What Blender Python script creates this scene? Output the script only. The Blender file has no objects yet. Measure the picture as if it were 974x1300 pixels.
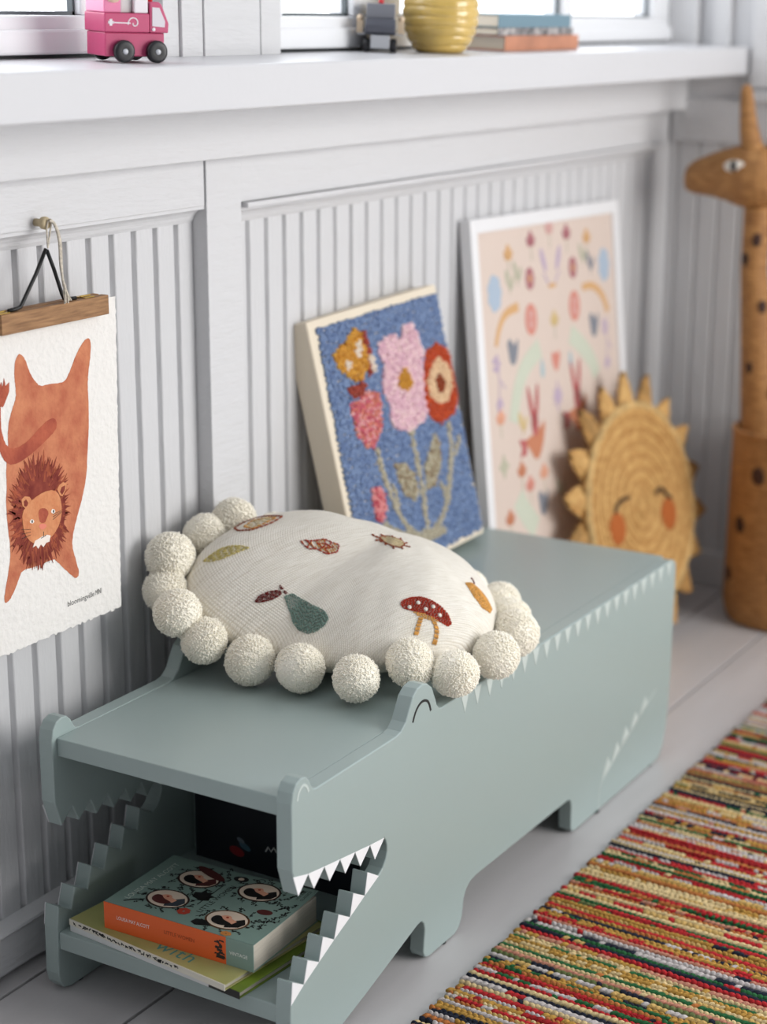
import bpy, bmesh, math, random
from mathutils import Vector, Matrix
random.seed(7)
PI = math.pi
SCN = bpy.context.scene
COL = SCN.collection
WORLD_X, WORLD_Z, WORLD_OUT, EXPO, FOCUS, FSTOP = (.12, .46), .32, 2.8, 0.16, 1.98, 2.9
WIN_LIGHT = ((1.45, -2.5, 1.25), (.7, .1, .5), 2.0, 1.6, 76, (1.0, .985, .96))
DATA = {
 'lion_body': [(2356,7236),(2433,7161),(2466,7055),(2541,6927),(2639,6829),(2768,6837),(2918,6820),(3049,6819),(3145,6945),(3267,7119),(3385,7220),(3454,7245),(3497,7203),(3489,7070),(3429,6839),(3411,6691),(3416,6479),(3407,6267),(3368,6000),(3337,5729),(3252,5469),(3175,5332),(3096,5165),(3053,5051),(3036,4931),(3093,4760),(3142,4590),(3079,4550),(2980,4633),(2866,4741),(2783,4825),(2720,4881),(2457,4863),(2211,4882),(2154,4792),(2083,4690),(1992,4594),(1920,4578),(1913,4647),(1967,4812),(2021,4977),(2055,5148),(2026,5422),(2022,5689),(2049,5887),(2048,6033),(2098,6256),(2107,6485),(2190,6671),(2260,6773),(2260,6888),(2246,7033),(2268,7158),(2314,7222)],
 'lion_tail': [(2849,6447),(2879,6382),(2853,6313),(2749,6258),(2594,6185),(2419,6117),(2270,6075),(2145,6066),(2046,6115),(1981,6221),(1936,6374),(1942,6545),(1989,6736),(2021,6744),(2005,6533),(2026,6385),(2080,6288),(2158,6243),(2282,6242),(2432,6291),(2586,6379),(2741,6453)],
 'lion_tuft': [(1973,6739),(1966,6854),(2004,6932),(2048,6981),(2059,6922),(2091,7016),(2108,6928),(2167,6961),(2160,6862),(2105,6786),(2051,6710)],
 'lion_face': [(2249,5518),(2339,5586),(2448,5636),(2600,5671),(2774,5662),(2864,5572),(2888,5399),(2843,5256),(2739,5159),(2626,5110),(2516,5086),(2371,5153),(2281,5256),(2248,5384)],
 'ear_a': [(2263,5589),(2252,5666),(2304,5689),(2378,5667),(2417,5613),(2372,5579),(2315,5547)],
 'ear_ai': [(2288,5583),(2283,5638),(2322,5650),(2353,5607),(2329,5565)],
 'ear_b': [(2825,5651),(2863,5694),(2931,5710),(2987,5682),(2960,5612),(2907,5553),(2864,5572)],
 'ear_bi': [(2867,5611),(2897,5662),(2959,5667),(2947,5615),(2900,5573)],
 'nose_b': [(2501,5474),(2546,5503),(2630,5480),(2670,5419),(2631,5368),(2598,5321),(2525,5339),(2504,5398)],
 'nose': [(2489,5317),(2542,5329),(2610,5306),(2625,5278),(2571,5255),(2529,5265)],
 'beard': [(2388,5094),(2427,5160),(2479,5168),(2545,5182),(2631,5179),(2678,5159),(2656,5094),(2603,5095),(2557,5057),(2517,5098),(2471,5058),(2440,5105)],
 'eye_a': [(2359,5396),(2385,5414),(2418,5400),(2429,5374),(2399,5363),(2366,5377)],
 'eye_b': [(2705,5429),(2728,5451),(2763,5437),(2774,5407),(2742,5393),(2712,5409)],
 'lion_pts': [(2542,5449),(2396,5387),(2744,5420),(2570,5231),(2565,5171),(2367,5274),(2251,5249),(2731,5359),(2877,5371),(2905,4314),(3498,4319),(2103,7800),(3832,7440)],
 'cv_yellow': [(967,3545),(1097,3420),(1101,3266),(1144,3104),(1110,2956),(944,2819),(737,2810),(583,2943),(400,3115),(384,3261),(556,3352),(711,3356),(825,3470)],
 'cv_redacc': [(1054,3462),(1218,3431),(1223,3277),(1277,3095),(1237,2897),(1064,2829),(1055,2967),(1095,3165),(1085,3303)],
 'cv_whites': [(654,3064),(920,3164),(970,3274),(1199,3042),(1214,2918)],
 'cv_calyx': [(511,2739),(699,2784),(878,2798),(1003,2738),(865,2596),(659,2589)],
 'cv_tulip': [(536,2565),(702,2546),(855,2650),(1109,2620),(1228,2536),(1232,2345),(1153,2154),(1029,1975),(876,1845),(732,1889),(562,2066),(517,2315)],
 'cv_pink': [(2115,3398),(2378,3343),(2438,3155),(2504,2893),(2390,2666),(2354,2387),(2348,2101),(2157,1928),(1762,1886),(1455,1981),(1382,2155),(1423,2373),(1346,2529),(1347,2702),(1472,2884),(1417,3068),(1446,3235),(1678,3295),(1879,3258),(1972,3171)],
 'cv_pinkc': [(1959,2787),(2052,2645),(2052,2521),(1900,2447),(1738,2516),(1727,2658),(1843,2723)],
 'cv_orange': [(2534,2888),(2890,2971),(3180,2763),(3239,2459),(3202,2172),(2978,1890),(2588,1806),(2334,1971),(2294,2220),(2342,2532)],
 'cv_oring': [(2812,2755),(3006,2651),(3088,2453),(3026,2246),(2835,2086),(2638,2092),(2432,2245),(2408,2447),(2583,2663)],
 'cv_oc': [(2796,2530),(2865,2389),(2803,2275),(2687,2227),(2620,2349),(2680,2481)],
 'cv_bud': [(623,1330),(805,1343),(889,1209),(865,971),(724,828),(588,900),(577,1117)],
 'cv_leafa': [(1243,1558),(1526,1488),(1686,1289),(1703,1035),(1569,909),(1356,1046),(1269,1288)],
 'cv_leafb': [(2384,1750),(2463,1515),(2378,1262),(2114,965),(1895,1021),(1949,1295),(2174,1565)],
 'cv_stem1': [(923,1844),(958,1436),(1087,947),(1241,605),(1618,339)],
 'cv_stem2': [(1822,1879),(1815,1507),(1814,1150),(1783,798),(1717,347)],
 'cv_stem3': [(2762,1792),(2744,1430),(2512,973),(2305,623),(1970,422),(1618,339)],
 'cv_twig': [(3011,1551),(2843,1369),(2670,1264)],
 'cv_twig2': [(2288,1030),(2336,798),(2305,623)],
 'cv_twig3': [(1112,1275),(1172,1101),(1143,933)],
 'cv_budst': [(726,817),(972,626),(1400,436)],
 'cv_base': [(1405,452),(1665,470),(2149,373),(2209,265),(1589,257)],
 'cv_field': [(207,3659),(3138,3659),(3169,92),(1851,91),(80,1027)],
 'canvas_q': [0.8129,0.2938,0.3114,-0.061,0.2167,0.0446,0.3188,0.3783],
 'motifs': [('bud','gold',1263,6968),('bud','plum',2075,7122),('bud','rose',2769,7274),('bud','plum',3414,7141),('bud','gold',4198,7015),('blob','blue',733,6439),('blob','blue',4857,6532),('leaf','sage',1257,6586),('leaf','sage',1538,6700),('leaf','sage',3996,6793),('leaf','slate',4287,6637),('dot2','plum',1973,6556),('dot2','plum',3594,6591),('wing','lilac',2773,6709),('ring','coral',1934,5899),('ring','coral',3584,5945),('bud','lemon',2787,5757),('bird','slate',1245,5491),('bird','slate',4335,5574),('sprig','lilac',706,5077),('sprig','lilac',4826,5200),('heart','coral',2764,5120),('drop','sky',2245,5043),('drop','sky',3320,5044),('snow','lilac',2756,4519),('dove','rust',1815,3903),('dove','rust',3455,4102),('leaf','lemon',1421,4287),('bud','peach',681,4430),('blob2','sage',697,3689),('bud','rust',1296,3471),('bud','coral',1563,3186),('bud','peach',2087,3298),('bird','slate',2014,2880),('bud','rust',798,2774),('leaf','sage',2658,2968)],
 'arc_gold_l': [(674,5614),(795,5872),(1043,6105),(1511,6153)],
 'arc_gold_r': [(3925,6226),(4342,6236),(4722,6042),(4930,5706)],
 'arc_mint_l': [(1111,4338),(1278,4787),(1601,5175),(2197,5408)],
 'arc_mint_r': [(3356,5495),(3803,5242),(4163,4951),(4339,4658)],
 'arc_mint_b': [(1112,3107),(1305,2835),(1696,2473)],
 'pr_area': [(314,7517),(5312,7596),(5426,4664),(324,2856)],
 'frame_q': [1.2319,0.2946,-0.0,0.0027,0.1044,-0.0237,0.548,0.7625],
 'sun_eye_l': [(-1054,2589),(-993,2671),(-822,2749),(-558,2752)],
 'sun_eye_r': [(369,2618),(552,2698),(687,2611),(741,2521),(882,2451)],
 'sun_cheek': [(-1028,2297),(760,2178)],
 'sun_rim': [(64,4754),(838,4614),(1286,4089),(1779,3523),(1973,2756),(2146,1899),(2153,1194),(1943,496),(1591,47),(1092,-190),(-1862,4134),(-2274,3660),(-2402,2732)],
 'sun_disc': [(-1570,3188),(22,4087),(1567,2390)],
}
EMB = {
 'pear': [(-7310,2713),(-7085,2459),(-7330,2029),(-7777,1022),(-8018,-39),(-8296,-502),(-8704,-545),(-9088,-227),(-9241,214),(-9128,936),(-8737,1609),(-7993,2307)],
 'pear_stem': [(-6630,3345),(-6530,3240),(-6834,2917),(-7105,2613),(-7245,2697),(-7003,2974)],
 'pear_leaf': [(-7793,3784),(-7446,3714),(-7170,3421),(-7019,3066),(-7142,2900),(-7333,2938),(-7637,3223),(-7781,3519)],
 'leaf': [(-6492,6738),(-6164,6579),(-5851,6380),(-5564,5971),(-5345,5489),(-5212,5022),(-5541,5270),(-5860,5539),(-6206,5869),(-6427,6289)],
 'wing': [(-4744,7558),(-4103,8153),(-3529,8014),(-3418,7015),(-3255,5800),(-3671,5578),(-4085,5708),(-4542,6005),(-4821,6766)],
 'wingin': [(-4556,6912),(-4055,7270),(-3634,6599),(-3469,5988),(-3915,5959),(-4439,6024)],
 'bug': [(-3529,3134),(-3676,2905),(-3263,2716),(-3525,2429),(-3046,2581),(-2788,2275),(-3108,2103),(-2684,1899),(-2701,1636),(-3336,1694),(-3613,1982),(-3545,2348),(-3606,2579)],
 'buglines': [[(-3559,3177),(-3676,2905),(-3766,2647),(-3545,2348),(-3618,1931),(-3221,1626),(-2701,1636),(-2749,1932),(-2788,2275),(-3116,2571),(-3326,2801),(-3455,3065)],[(-3400,2953),(-3452,2682),(-3599,2425)],[(-3046,2581),(-3294,2411),(-2993,2152),(-3076,1838)],[(-2788,2275),(-3108,2103),(-3510,2270)],[(-3263,2716),(-3767,2726)],[(-2772,1927),(-3339,2075),(-3590,1881)],[(-3192,2470),(-3372,2120),(-2949,1769)]],
 'sun': [(-899,354),(-480,131),(-463,-521),(-320,-1203),(-641,-1603),(-1381,-1631),(-1621,-1131),(-1379,-319)],
 'sunrays': [[(-863,677),(-899,354)],[(-1285,432),(-1097,158)],[(-522,358),(-680,31)],[(-344,-273),(-553,-574)],[(-42,-870),(-405,-1151)],[(-207,-1609),(-588,-1441)],[(-524,-2076),(-823,-1562)],[(-1339,-1880),(-1210,-1613)],[(-1876,-1385),(-1550,-1143)],[(-1645,-552),(-1322,-357)],[(-1347,96),(-1166,-15)]],
 'mcap': [(-5716,-4805),(-5447,-4781),(-4835,-5086),(-4327,-5533),(-3923,-6184),(-3521,-6955),(-3323,-7553),(-3453,-8079),(-3872,-8002),(-4325,-7423),(-4661,-6847),(-5071,-6190),(-5484,-5640),(-5775,-5163)],
 'mgill': [(-5500,-5654),(-5094,-6202),(-4678,-6866),(-4276,-7489),(-4689,-7316),(-4828,-7019),(-5122,-6658),(-5403,-6191)],
 'mdots': [(-5433,-5451),(-4758,-5699),(-4676,-6336),(-4129,-6569),(-4075,-7207)],
 'mstems': [[(-5236,-6447),(-5758,-6666),(-6146,-6874)],[(-4674,-7202),(-4762,-7651),(-5089,-7916),(-5347,-8033)]],
 'peach': [(645,-6801),(1369,-7054),(1734,-7550),(2189,-8176),(2471,-8900),(1649,-9102),(702,-8693),(467,-7835)],
 'peach_stem': [(1914,-6641),(2145,-6693),(1761,-7118),(1370,-7144)],
}
# cushion surface (shared)
POMS = [(.580,.338,.463),(.543,.356,.449),(.477,.361,.437),(.456,.352,.402),(.4256,.3104,.390),(.434,.279,.359),(.452,.226,.337),(.461,.162,.336),(.466,.088,.336),(.515,.0456,.350),(.539,.000,.3365),(.618,-.012,.334),(.700,.004,.338),(.742,.034,.342),(.792,.075,.337),(.822,.135,.3365),(.824,.205,.343),(.793,.272,.368),(.735,.320,.396),(.662,.336,.425)]
CUSH_MID = (.637,.172,.383)
POMS = [(a, b, max(c, .3388)) for a, b, c in POMS]
def cush_rim():
    out=[]
    cx,cy,cz=CUSH_MID
    for i,(x_,y_,z_) in enumerate(POMS):
        d=math.sqrt((x_-cx)**2+(y_-cy)**2+(z_-cz)**2)
        k=(d-.019)/d
        out.append((cx+(x_-cx)*k,cy+(y_-cy)*k,cz+(z_-cz)*k))
    # lightly smoothed
    n=len(out); sm=[]
    for i in range(n):
        a,b,c=out[i-1],out[i],out[(i+1)%n]
        sm.append(tuple(.25*a[j]+.5*b[j]+.25*c[j] for j in range(3)))
    return sm
def cush_angles():
    cx,cy,cz=CUSH_MID
    a=[math.atan2(p[1]-cy,p[0]-cx) for p in cush_rim()]
    for i in range(1,len(a)):
        while a[i]<=a[i-1]: a[i]+=2*math.pi
    return a
_CR=None
def cush_rim_at(t):
    global _CR
    if _CR is None: _CR=(cush_rim(),cush_angles())
    R,A=_CR; n=len(R)
    while t<A[0]: t+=2*math.pi
    while t>=A[0]+2*math.pi: t-=2*math.pi
    i=max(k for k in range(n) if A[k]<=t)
    a1=A[i+1] if i+1<n else A[0]+2*math.pi
    f=(t-A[i])/(a1-A[i])
    p=[R[(i+k-1)%n] for k in range(4)]
    return tuple(.5*(2*p[1][j]+(p[2][j]-p[0][j])*f+(2*p[0][j]-5*p[1][j]+4*p[2][j]-p[3][j])*f*f+(3*p[1][j]-p[0][j]-3*p[2][j]+p[3][j])*f**3) for j in range(3))
CN=(.06,-.30,.952)
def cush_top(r,t):
    R=cush_rim_at(t); k=.080*max(0,1-r**2.3)**.62
    w=.0025*math.sin(5*t+9*r)*r*(1-r)*2+.002*math.sin(17*t)*max(0,r-.55)*(1-r)*8
    return tuple(CUSH_MID[j]+(R[j]-CUSH_MID[j])*r+CN[j]*(k+w) for j in range(3))
def cush_bot(r,t):
    R=cush_rim_at(t); k=.060*max(0,1-r**2.3)**.6
    p=[CUSH_MID[j]+(R[j]-CUSH_MID[j])*r-CN[j]*k for j in range(3)]
    if p[1]>-.001: p[2]=max(p[2],.3095)
    if p[0]<.515 and (p[1]>.311 or p[1]<.023): p[2]=max(p[2],.3525)
    return tuple(p)
# ------------------------------------------------------------------ materials
def lin(c):
    c = c / 255.0
    return c / 12.92 if c <= .04045 else ((c + .055) / 1.055) ** 2.4
def L3(rgb): return (lin(rgb[0]), lin(rgb[1]), lin(rgb[2]), 1.0)
MATS = {}
def M(name, rgb, rough=.5, var=0.0, vscale=30.0, bump=0.0, bscale=200.0, stretch=(1, 1, 1), metal=0.0, spec=.5, coat=0.0, rgb2=None, sheen=0.0, bdist=.002):
    """Principled material; optional colour variation (towards rgb2 or a darker tone of the same paint) and a noise bump."""
    if name in MATS: return MATS[name]
    m = bpy.data.materials.new(name); m.use_nodes = True
    nt = m.node_tree; b = nt.nodes['Principled BSDF']
    b.inputs['Base Color'].default_value = L3(rgb); b.inputs['Roughness'].default_value = rough
    b.inputs['Metallic'].default_value = metal; b.inputs['Specular IOR Level'].default_value = spec
    b.inputs['Coat Weight'].default_value = coat
    if sheen: b.inputs['Sheen Weight'].default_value = sheen
    if var or bump:
        tc = nt.nodes.new('ShaderNodeTexCoord'); mp = nt.nodes.new('ShaderNodeMapping')
        mp.inputs['Scale'].default_value = stretch
        nt.links.new(tc.outputs['Object'], mp.inputs['Vector'])
    if var:
        n = nt.nodes.new('ShaderNodeTexNoise'); n.inputs['Scale'].default_value = vscale; n.inputs['Detail'].default_value = 5
        nt.links.new(mp.outputs['Vector'], n.inputs['Vector'])
        r = nt.nodes.new('ShaderNodeValToRGB'); r.color_ramp.elements[0].position = .32; r.color_ramp.elements[1].position = .68
        c2 = rgb2 or tuple(c * (1 - var) for c in rgb)
        r.color_ramp.elements[0].color = L3(rgb); r.color_ramp.elements[1].color = L3(c2)
        nt.links.new(n.outputs['Fac'], r.inputs['Fac']); nt.links.new(r.outputs['Color'], b.inputs['Base Color'])
    if bump:
        n2 = nt.nodes.new('ShaderNodeTexNoise'); n2.inputs['Scale'].default_value = bscale; n2.inputs['Detail'].default_value = 4
        nt.links.new(mp.outputs['Vector'], n2.inputs['Vector'])
        bp = nt.nodes.new('ShaderNodeBump'); bp.inputs['Strength'].default_value = bump; bp.inputs['Distance'].default_value = bdist
        nt.links.new(n2.outputs['Fac'], bp.inputs['Height']); nt.links.new(bp.outputs['Normal'], b.inputs['Normal'])
    MATS[name] = m
    return m
def linen_mat():
    m = bpy.data.materials.new('woven_linen'); m.use_nodes = True
    nt = m.node_tree; b = nt.nodes['Principled BSDF']; b.inputs['Roughness'].default_value = .95
    b.inputs['Specular IOR Level'].default_value = .15
    uv = nt.nodes.new('ShaderNodeTexCoord'); mp = nt.nodes.new('ShaderNodeMapping'); mp.inputs['Rotation'].default_value = (0, 0, .55)
    nt.links.new(uv.outputs['UV'], mp.inputs['Vector'])
    hs = []
    for d, sc in (('X', 1.0), ('Y', 1.0)):
        w = nt.nodes.new('ShaderNodeTexWave'); w.wave_type = 'BANDS'; w.bands_direction = d; w.inputs['Scale'].default_value = 27
        w.inputs['Distortion'].default_value = .7; w.inputs['Detail'].default_value = 2; w.inputs['Detail Scale'].default_value = 3
        nt.links.new(mp.outputs['Vector'], w.inputs['Vector']); hs.append(w)
    sl = nt.nodes.new('ShaderNodeMapping'); sl.inputs['Scale'].default_value = (8, 120, 1)
    nt.links.new(mp.outputs['Vector'], sl.inputs['Vector'])
    ns = nt.nodes.new('ShaderNodeTexNoise'); ns.inputs['Scale'].default_value = 1.0; ns.inputs['Detail'].default_value = 5
    nt.links.new(sl.outputs['Vector'], ns.inputs['Vector'])
    mx = nt.nodes.new('ShaderNodeMath'); mx.operation = 'MULTIPLY'
    nt.links.new(hs[0].outputs['Fac'], mx.inputs[0]); nt.links.new(hs[1].outputs['Fac'], mx.inputs[1])
    ad = nt.nodes.new('ShaderNodeMath'); ad.operation = 'MULTIPLY_ADD'; ad.inputs[1].default_value = 1.3
    nt.links.new(ns.outputs['Fac'], ad.inputs[0]); nt.links.new(mx.outputs[0], ad.inputs[2])
    bp = nt.nodes.new('ShaderNodeBump'); bp.inputs['Strength'].default_value = .55; bp.inputs['Distance'].default_value = .0018
    nt.links.new(ad.outputs[0], bp.inputs['Height']); nt.links.new(bp.outputs['Normal'], b.inputs['Normal'])
    r = nt.nodes.new('ShaderNodeValToRGB'); r.color_ramp.elements[0].position = .3; r.color_ramp.elements[1].position = 1.1
    r.color_ramp.elements[0].color = L3((206, 197, 180)); r.color_ramp.elements[1].color = L3((244, 240, 231))
    nt.links.new(ad.outputs[0], r.inputs['Fac']); nt.links.new(r.outputs['Color'], b.inputs['Base Color'])
    return m
def wood_mat(name, a, c, axis_scale):
    return M(name, a, .6, var=.3, vscale=9, bump=.25, bscale=60, stretch=axis_scale, rgb2=c)
def floor_mat():
    m = M('painted_floor_boards', (198, 195, 196), .34, var=.06, vscale=4, bump=.12, bscale=30, stretch=(.5, 3, 1))
    return m
def glass_mat():
    m = bpy.data.materials.new('window_glass'); m.use_nodes = True
    nt = m.node_tree; nt.nodes.remove(nt.nodes['Principled BSDF']); o = nt.nodes['Material Output']
    t = nt.nodes.new('ShaderNodeBsdfTransparent'); g = nt.nodes.new('ShaderNodeBsdfGlossy'); g.inputs['Roughness'].default_value = .02
    x = nt.nodes.new('ShaderNodeMixShader'); x.inputs[0].default_value = .05
    nt.links.new(t.outputs[0], x.inputs[1]); nt.links.new(g.outputs[0], x.inputs[2]); nt.links.new(x.outputs[0], o.inputs[0])
    return m

WHITE = M('white_wall_paint', (206, 206, 208), .42, bump=.5, bscale=110, stretch=(1, 1, .22), bdist=.003)
TRIMW = M('white_trim_paint', (209, 209, 211), .38, bump=.6, bscale=90, stretch=(.22, 1, 1.2), bdist=.0035)
WINW = M('window_frame_paint', (232, 233, 236), .3)
GASK = M('dark_gasket', (28, 34, 36), .6)
GREEN = M('sage_green_lacquer', (154, 169, 167), .30, bump=.03, bscale=300)
GREENL = M('pale_sage_paint', (190, 200, 196), .5)
TOOTHW = M('white_tooth_paint', (236, 236, 238), .5)
BLACKP = M('black_paint', (16, 17, 18), .5)
RUBBER = M('black_rubber', (20, 20, 21), .8)
LINEN = linen_mat()
YARNW = M('cream_yarn', (254, 249, 236), .95, var=.02, vscale=90, spec=.1, sheen=.15)

# ------------------------------------------------------------------ mesh builder
class MB:
    def __init__(s): s.v = []; s.f = []; s.m = []; s.uv = None
    def add(s, vs, fs, mi=0):
        o = len(s.v); s.v.extend(tuple(v) for v in vs); s.f.extend(tuple(i + o for i in f) for f in fs); s.m.extend([mi] * len(fs))
    def box(s, a, b, mi=0, T=None):
        (x0, y0, z0), (x1, y1, z1) = a, b
        vs = [(x0, y0, z0), (x1, y0, z0), (x1, y1, z0), (x0, y1, z0), (x0, y0, z1), (x1, y0, z1), (x1, y1, z1), (x0, y1, z1)]
        if T: vs = [T(*v) for v in vs]
        s.add(vs, [(0, 3, 2, 1), (4, 5, 6, 7), (0, 1, 5, 4), (1, 2, 6, 5), (2, 3, 7, 6), (3, 0, 4, 7)], mi)
    def prism(s, poly, T, c0, c1, mi=0):
        """polygon (a,b) extruded along c from c0 to c1; T maps (a,b,c) to the world"""
        n = len(poly); ar = sum(poly[i - 1][0] * poly[i][1] - poly[i][0] * poly[i - 1][1] for i in range(n))
        if ar < 0: poly = poly[::-1]
        vs = [T(a, b, c0) for a, b in poly] + [T(a, b, c1) for a, b in poly]
        fs = [tuple(range(n - 1, -1, -1)), tuple(range(n, 2 * n))] + [(i, (i + 1) % n, n + (i + 1) % n, n + i) for i in range(n)]
        s.add(vs, fs, mi)
    def loft(s, rings, mi=0, caps=True, closed=False):
        n = len(rings[0]); vs = [p for r in rings for p in r]; fs = []
        R = len(rings)
        for i in range(R if closed else R - 1):
            j = (i + 1) % R
            fs += [(i * n + k, i * n + (k + 1) % n, j * n + (k + 1) % n, j * n + k) for k in range(n)]
        if caps and not closed: fs += [tuple(range(n - 1, -1, -1)), tuple(range((R - 1) * n, R * n))]
        s.add(vs, fs, mi)
    def tube(s, path, rad, n=8, mi=0, caps=True, flat=None):
        P = [Vector(p) for p in path]; rings = []
        up = None
        for i, p in enumerate(P):
            t = (P[min(i + 1, len(P) - 1)] - P[max(i - 1, 0)]).normalized()
            if up is None:
                up = Vector((0, 0, 1)) if abs(t.z) < .9 else Vector((1, 0, 0))
            a = t.cross(up); a.normalize(); b = a.cross(t); up = b
            r = rad[i] if isinstance(rad, (list, tuple)) else rad
            rings.append([p + (a * math.cos(2 * PI * k / n) + b * math.sin(2 * PI * k / n)) * r for k in range(n)])
        s.loft(rings, mi, caps)
    def lathe(s, prof, c, n=32, mi=0, axis='z', T=None):
        """profile (r,z) about a vertical axis through c"""
        rings = []
        for r, z in prof:
            ring = [(r * math.cos(2 * PI * k / n), r * math.sin(2 * PI * k / n), z) for k in range(n)]
            rings.append([T(*p) if T else (c[0] + p[0], c[1] + p[1], c[2] + p[2]) for p in ring])
        s.loft(rings, mi, True)
    def blob(s, c, ax, nu=6, nv=4, mi=0):
        """ellipsoid at c with three half-axis vectors"""
        c = Vector(c); A, B, C = (Vector(a) for a in ax); vs = [c + C]; fs = []
        for j in range(1, nv):
            p = PI * j / nv
            for k in range(nu):
                q = 2 * PI * k / nu
                vs.append(c + A * (math.sin(p) * math.cos(q)) + B * (math.sin(p) * math.sin(q)) + C * math.cos(p))
        vs.append(c - C); last = len(vs) - 1
        for k in range(nu):
            fs.append((0, 1 + k, 1 + (k + 1) % nu)); o = 1 + (nv - 2) * nu; fs.append((last, o + (k + 1) % nu, o + k))
        for j in range(nv - 2):
            o = 1 + j * nu
            for k in range(nu): fs.append((o + k, o + nu + k, o + nu + (k + 1) % nu, o + (k + 1) % nu))
        s.add(vs, fs, mi)
    def text(s, body, size, T, thick=.0001, mi=0, align='LEFT', spacing=1.0):
        cu = bpy.data.curves.new('txt', 'FONT'); cu.body = body; cu.size = size; cu.align_x = align; cu.extrude = 0
        cu.space_character = spacing; cu.resolution_u = 3
        o = bpy.data.objects.new('txt', cu); COL.objects.link(o)
        bpy.context.view_layer.update()
        me = bpy.data.meshes.new_from_object(o.evaluated_get(bpy.context.evaluated_depsgraph_get()))
        s.add([T(v.co.x, v.co.y, thick) for v in me.vertices], [tuple(p.vertices) for p in me.polygons], mi)
        bpy.data.objects.remove(o); bpy.data.curves.remove(cu); bpy.data.meshes.remove(me)

WM = {}
def build(name, mb, mats, parent=None, smooth=False, bevel=0, seg=2, angle=35, uv=None):
    me = bpy.data.meshes.new(name)
    inv = WM[parent.name].inverted() if parent is not None else Matrix()
    me.from_pydata([inv @ Vector(v) for v in mb.v], [], mb.f)
    for m in (mats if isinstance(mats, (list, tuple)) else [mats]): me.materials.append(m)
    me.polygons.foreach_set('material_index', mb.m)
    if smooth: me.polygons.foreach_set('use_smooth', [True] * len(me.polygons))
    if uv:
        l = me.uv_layers.new(name='UVMap')
        for lp in me.loops: l.data[lp.index].uv = uv[lp.vertex_index]
    me.update()
    bm = bmesh.new(); bm.from_mesh(me); bmesh.ops.recalc_face_normals(bm, faces=bm.faces); bm.to_mesh(me); bm.free()
    o = bpy.data.objects.new(name, me); COL.objects.link(o)
    if parent is not None: o.parent = parent
    WM[o.name] = WM[parent.name].copy() if parent is not None else Matrix()
    if bevel:
        b = o.modifiers.new('edge', 'BEVEL'); b.width = bevel; b.segments = seg; b.limit_method = 'ANGLE'; b.angle_limit = math.radians(angle); b.use_clamp_overlap = False
        b.harden_normals = False
    return o
def thing(name, label, cat, loc=(0, 0, 0), group=None):
    o = bpy.data.objects.new(name, None); COL.objects.link(o); o.location = loc; o.empty_display_size = .05
    WM[o.name] = Matrix.Translation(loc); o['label'] = label; o['category'] = cat
    if group: o['group'] = group
    return o
def tag(o, label, cat, group=None):
    o['label'] = label; o['category'] = cat
    if group: o['group'] = group
    return o
def struct(name, mb, mats, parent=None, **k):
    o = build(name, mb, mats, parent, **k)
    if parent is None: o['kind'] = 'structure'
    return o
def frame(o, u, v, n):
    o, u, v, n = Vector(o), Vector(u), Vector(v), Vector(n)
    return lambda a, b, c=0: o + u * a + v * b + n * c
def plane_axes(q):
    x, y, z, yaw, lean, roll = q[:6]
    u = Vector((math.cos(yaw), math.sin(yaw), 0)); n0 = Vector((math.sin(yaw), -math.cos(yaw), 0))
    v = Vector((0, 0, 1)) * math.cos(lean) - n0 * math.sin(lean); n = u.cross(v)
    return Vector((x, y, z)), u * math.cos(roll) + v * math.sin(roll), -u * math.sin(roll) + v * math.cos(roll), n
def D(name): return [(a / 1e4, b / 1e4) for a, b in DATA[name]]
def smoothp(p, it=1, closed=True):
    for _ in range(it):
        q = []; n = len(p)
        for i in range(n if closed else n - 1):
            a, b = p[i], p[(i + 1) % n]
            q += [tuple(.75 * s + .25 * t for s, t in zip(a, b)), tuple(.25 * s + .75 * t for s, t in zip(a, b))]
        p = q if closed else [p[0]] + q + [p[-1]]
    return p
def ell(cx, cy, rx, ry, n=20, rot=0):
    c, s = math.cos(rot), math.sin(rot)
    return [(cx + rx * math.cos(t) * c - ry * math.sin(t) * s, cy + rx * math.cos(t) * s + ry * math.sin(t) * c) for t in (2 * PI * k / n for k in range(n))]
def strip(pts, w0, w1=None):
    """ribbon polygon along a 2D polyline"""
    w1 = w0 if w1 is None else w1; L, R = [], []; n = len(pts)
    for i, p in enumerate(pts):
        a, b = pts[max(i - 1, 0)], pts[min(i + 1, n - 1)]; dx, dy = b[0] - a[0], b[1] - a[1]; d = math.hypot(dx, dy) or 1
        w = (w0 + (w1 - w0) * i / (n - 1)) / 2
        L.append((p[0] - dy / d * w, p[1] + dx / d * w)); R.append((p[0] + dy / d * w, p[1] - dx / d * w))
    return L + R[::-1]
def inpoly(x, y, P):
    c = False; n = len(P)
    for i in range(n):
        (a, b), (d, e) = P[i - 1], P[i]
        if (b > y) != (e > y) and x < (d - a) * (y - b) / (e - b) + a: c = not c
    return c

# ------------------------------------------------------------------ the room
XR = 2.04                         # far wall
XL, YB, YF, ZT = -1.6, .396, -2.6, 2.35
I3 = frame((0, 0, 0), (1, 0, 0), (0, 1, 0), (0, 0, 1))
# floor boards, each gap a real slot
fm = MB(); edges = []
y = .3667
while y > YF: edges.append(y); y -= .152
edges = [.43] + edges + [YF]
prof = []
for k in range(len(edges) - 1):
    hi, lo = edges[k], edges[k + 1]
    prof.append((hi - (.0022 if k else 0), lo + .0022))
for hi, lo in prof:
    fm.prism([(hi, 0), (hi, -.02), (lo, -.02), (lo, 0)], lambda a, b, c: Vector((c, a, b)), XL, XR + .05)
fl = struct('floor', fm, floor_mat(), bevel=.0012, seg=2)
sub = MB(); sub.box((XL, YF, -.05), (XR + .05, .43, -.014)); struct('floor_underlay', sub, GASK)

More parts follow.
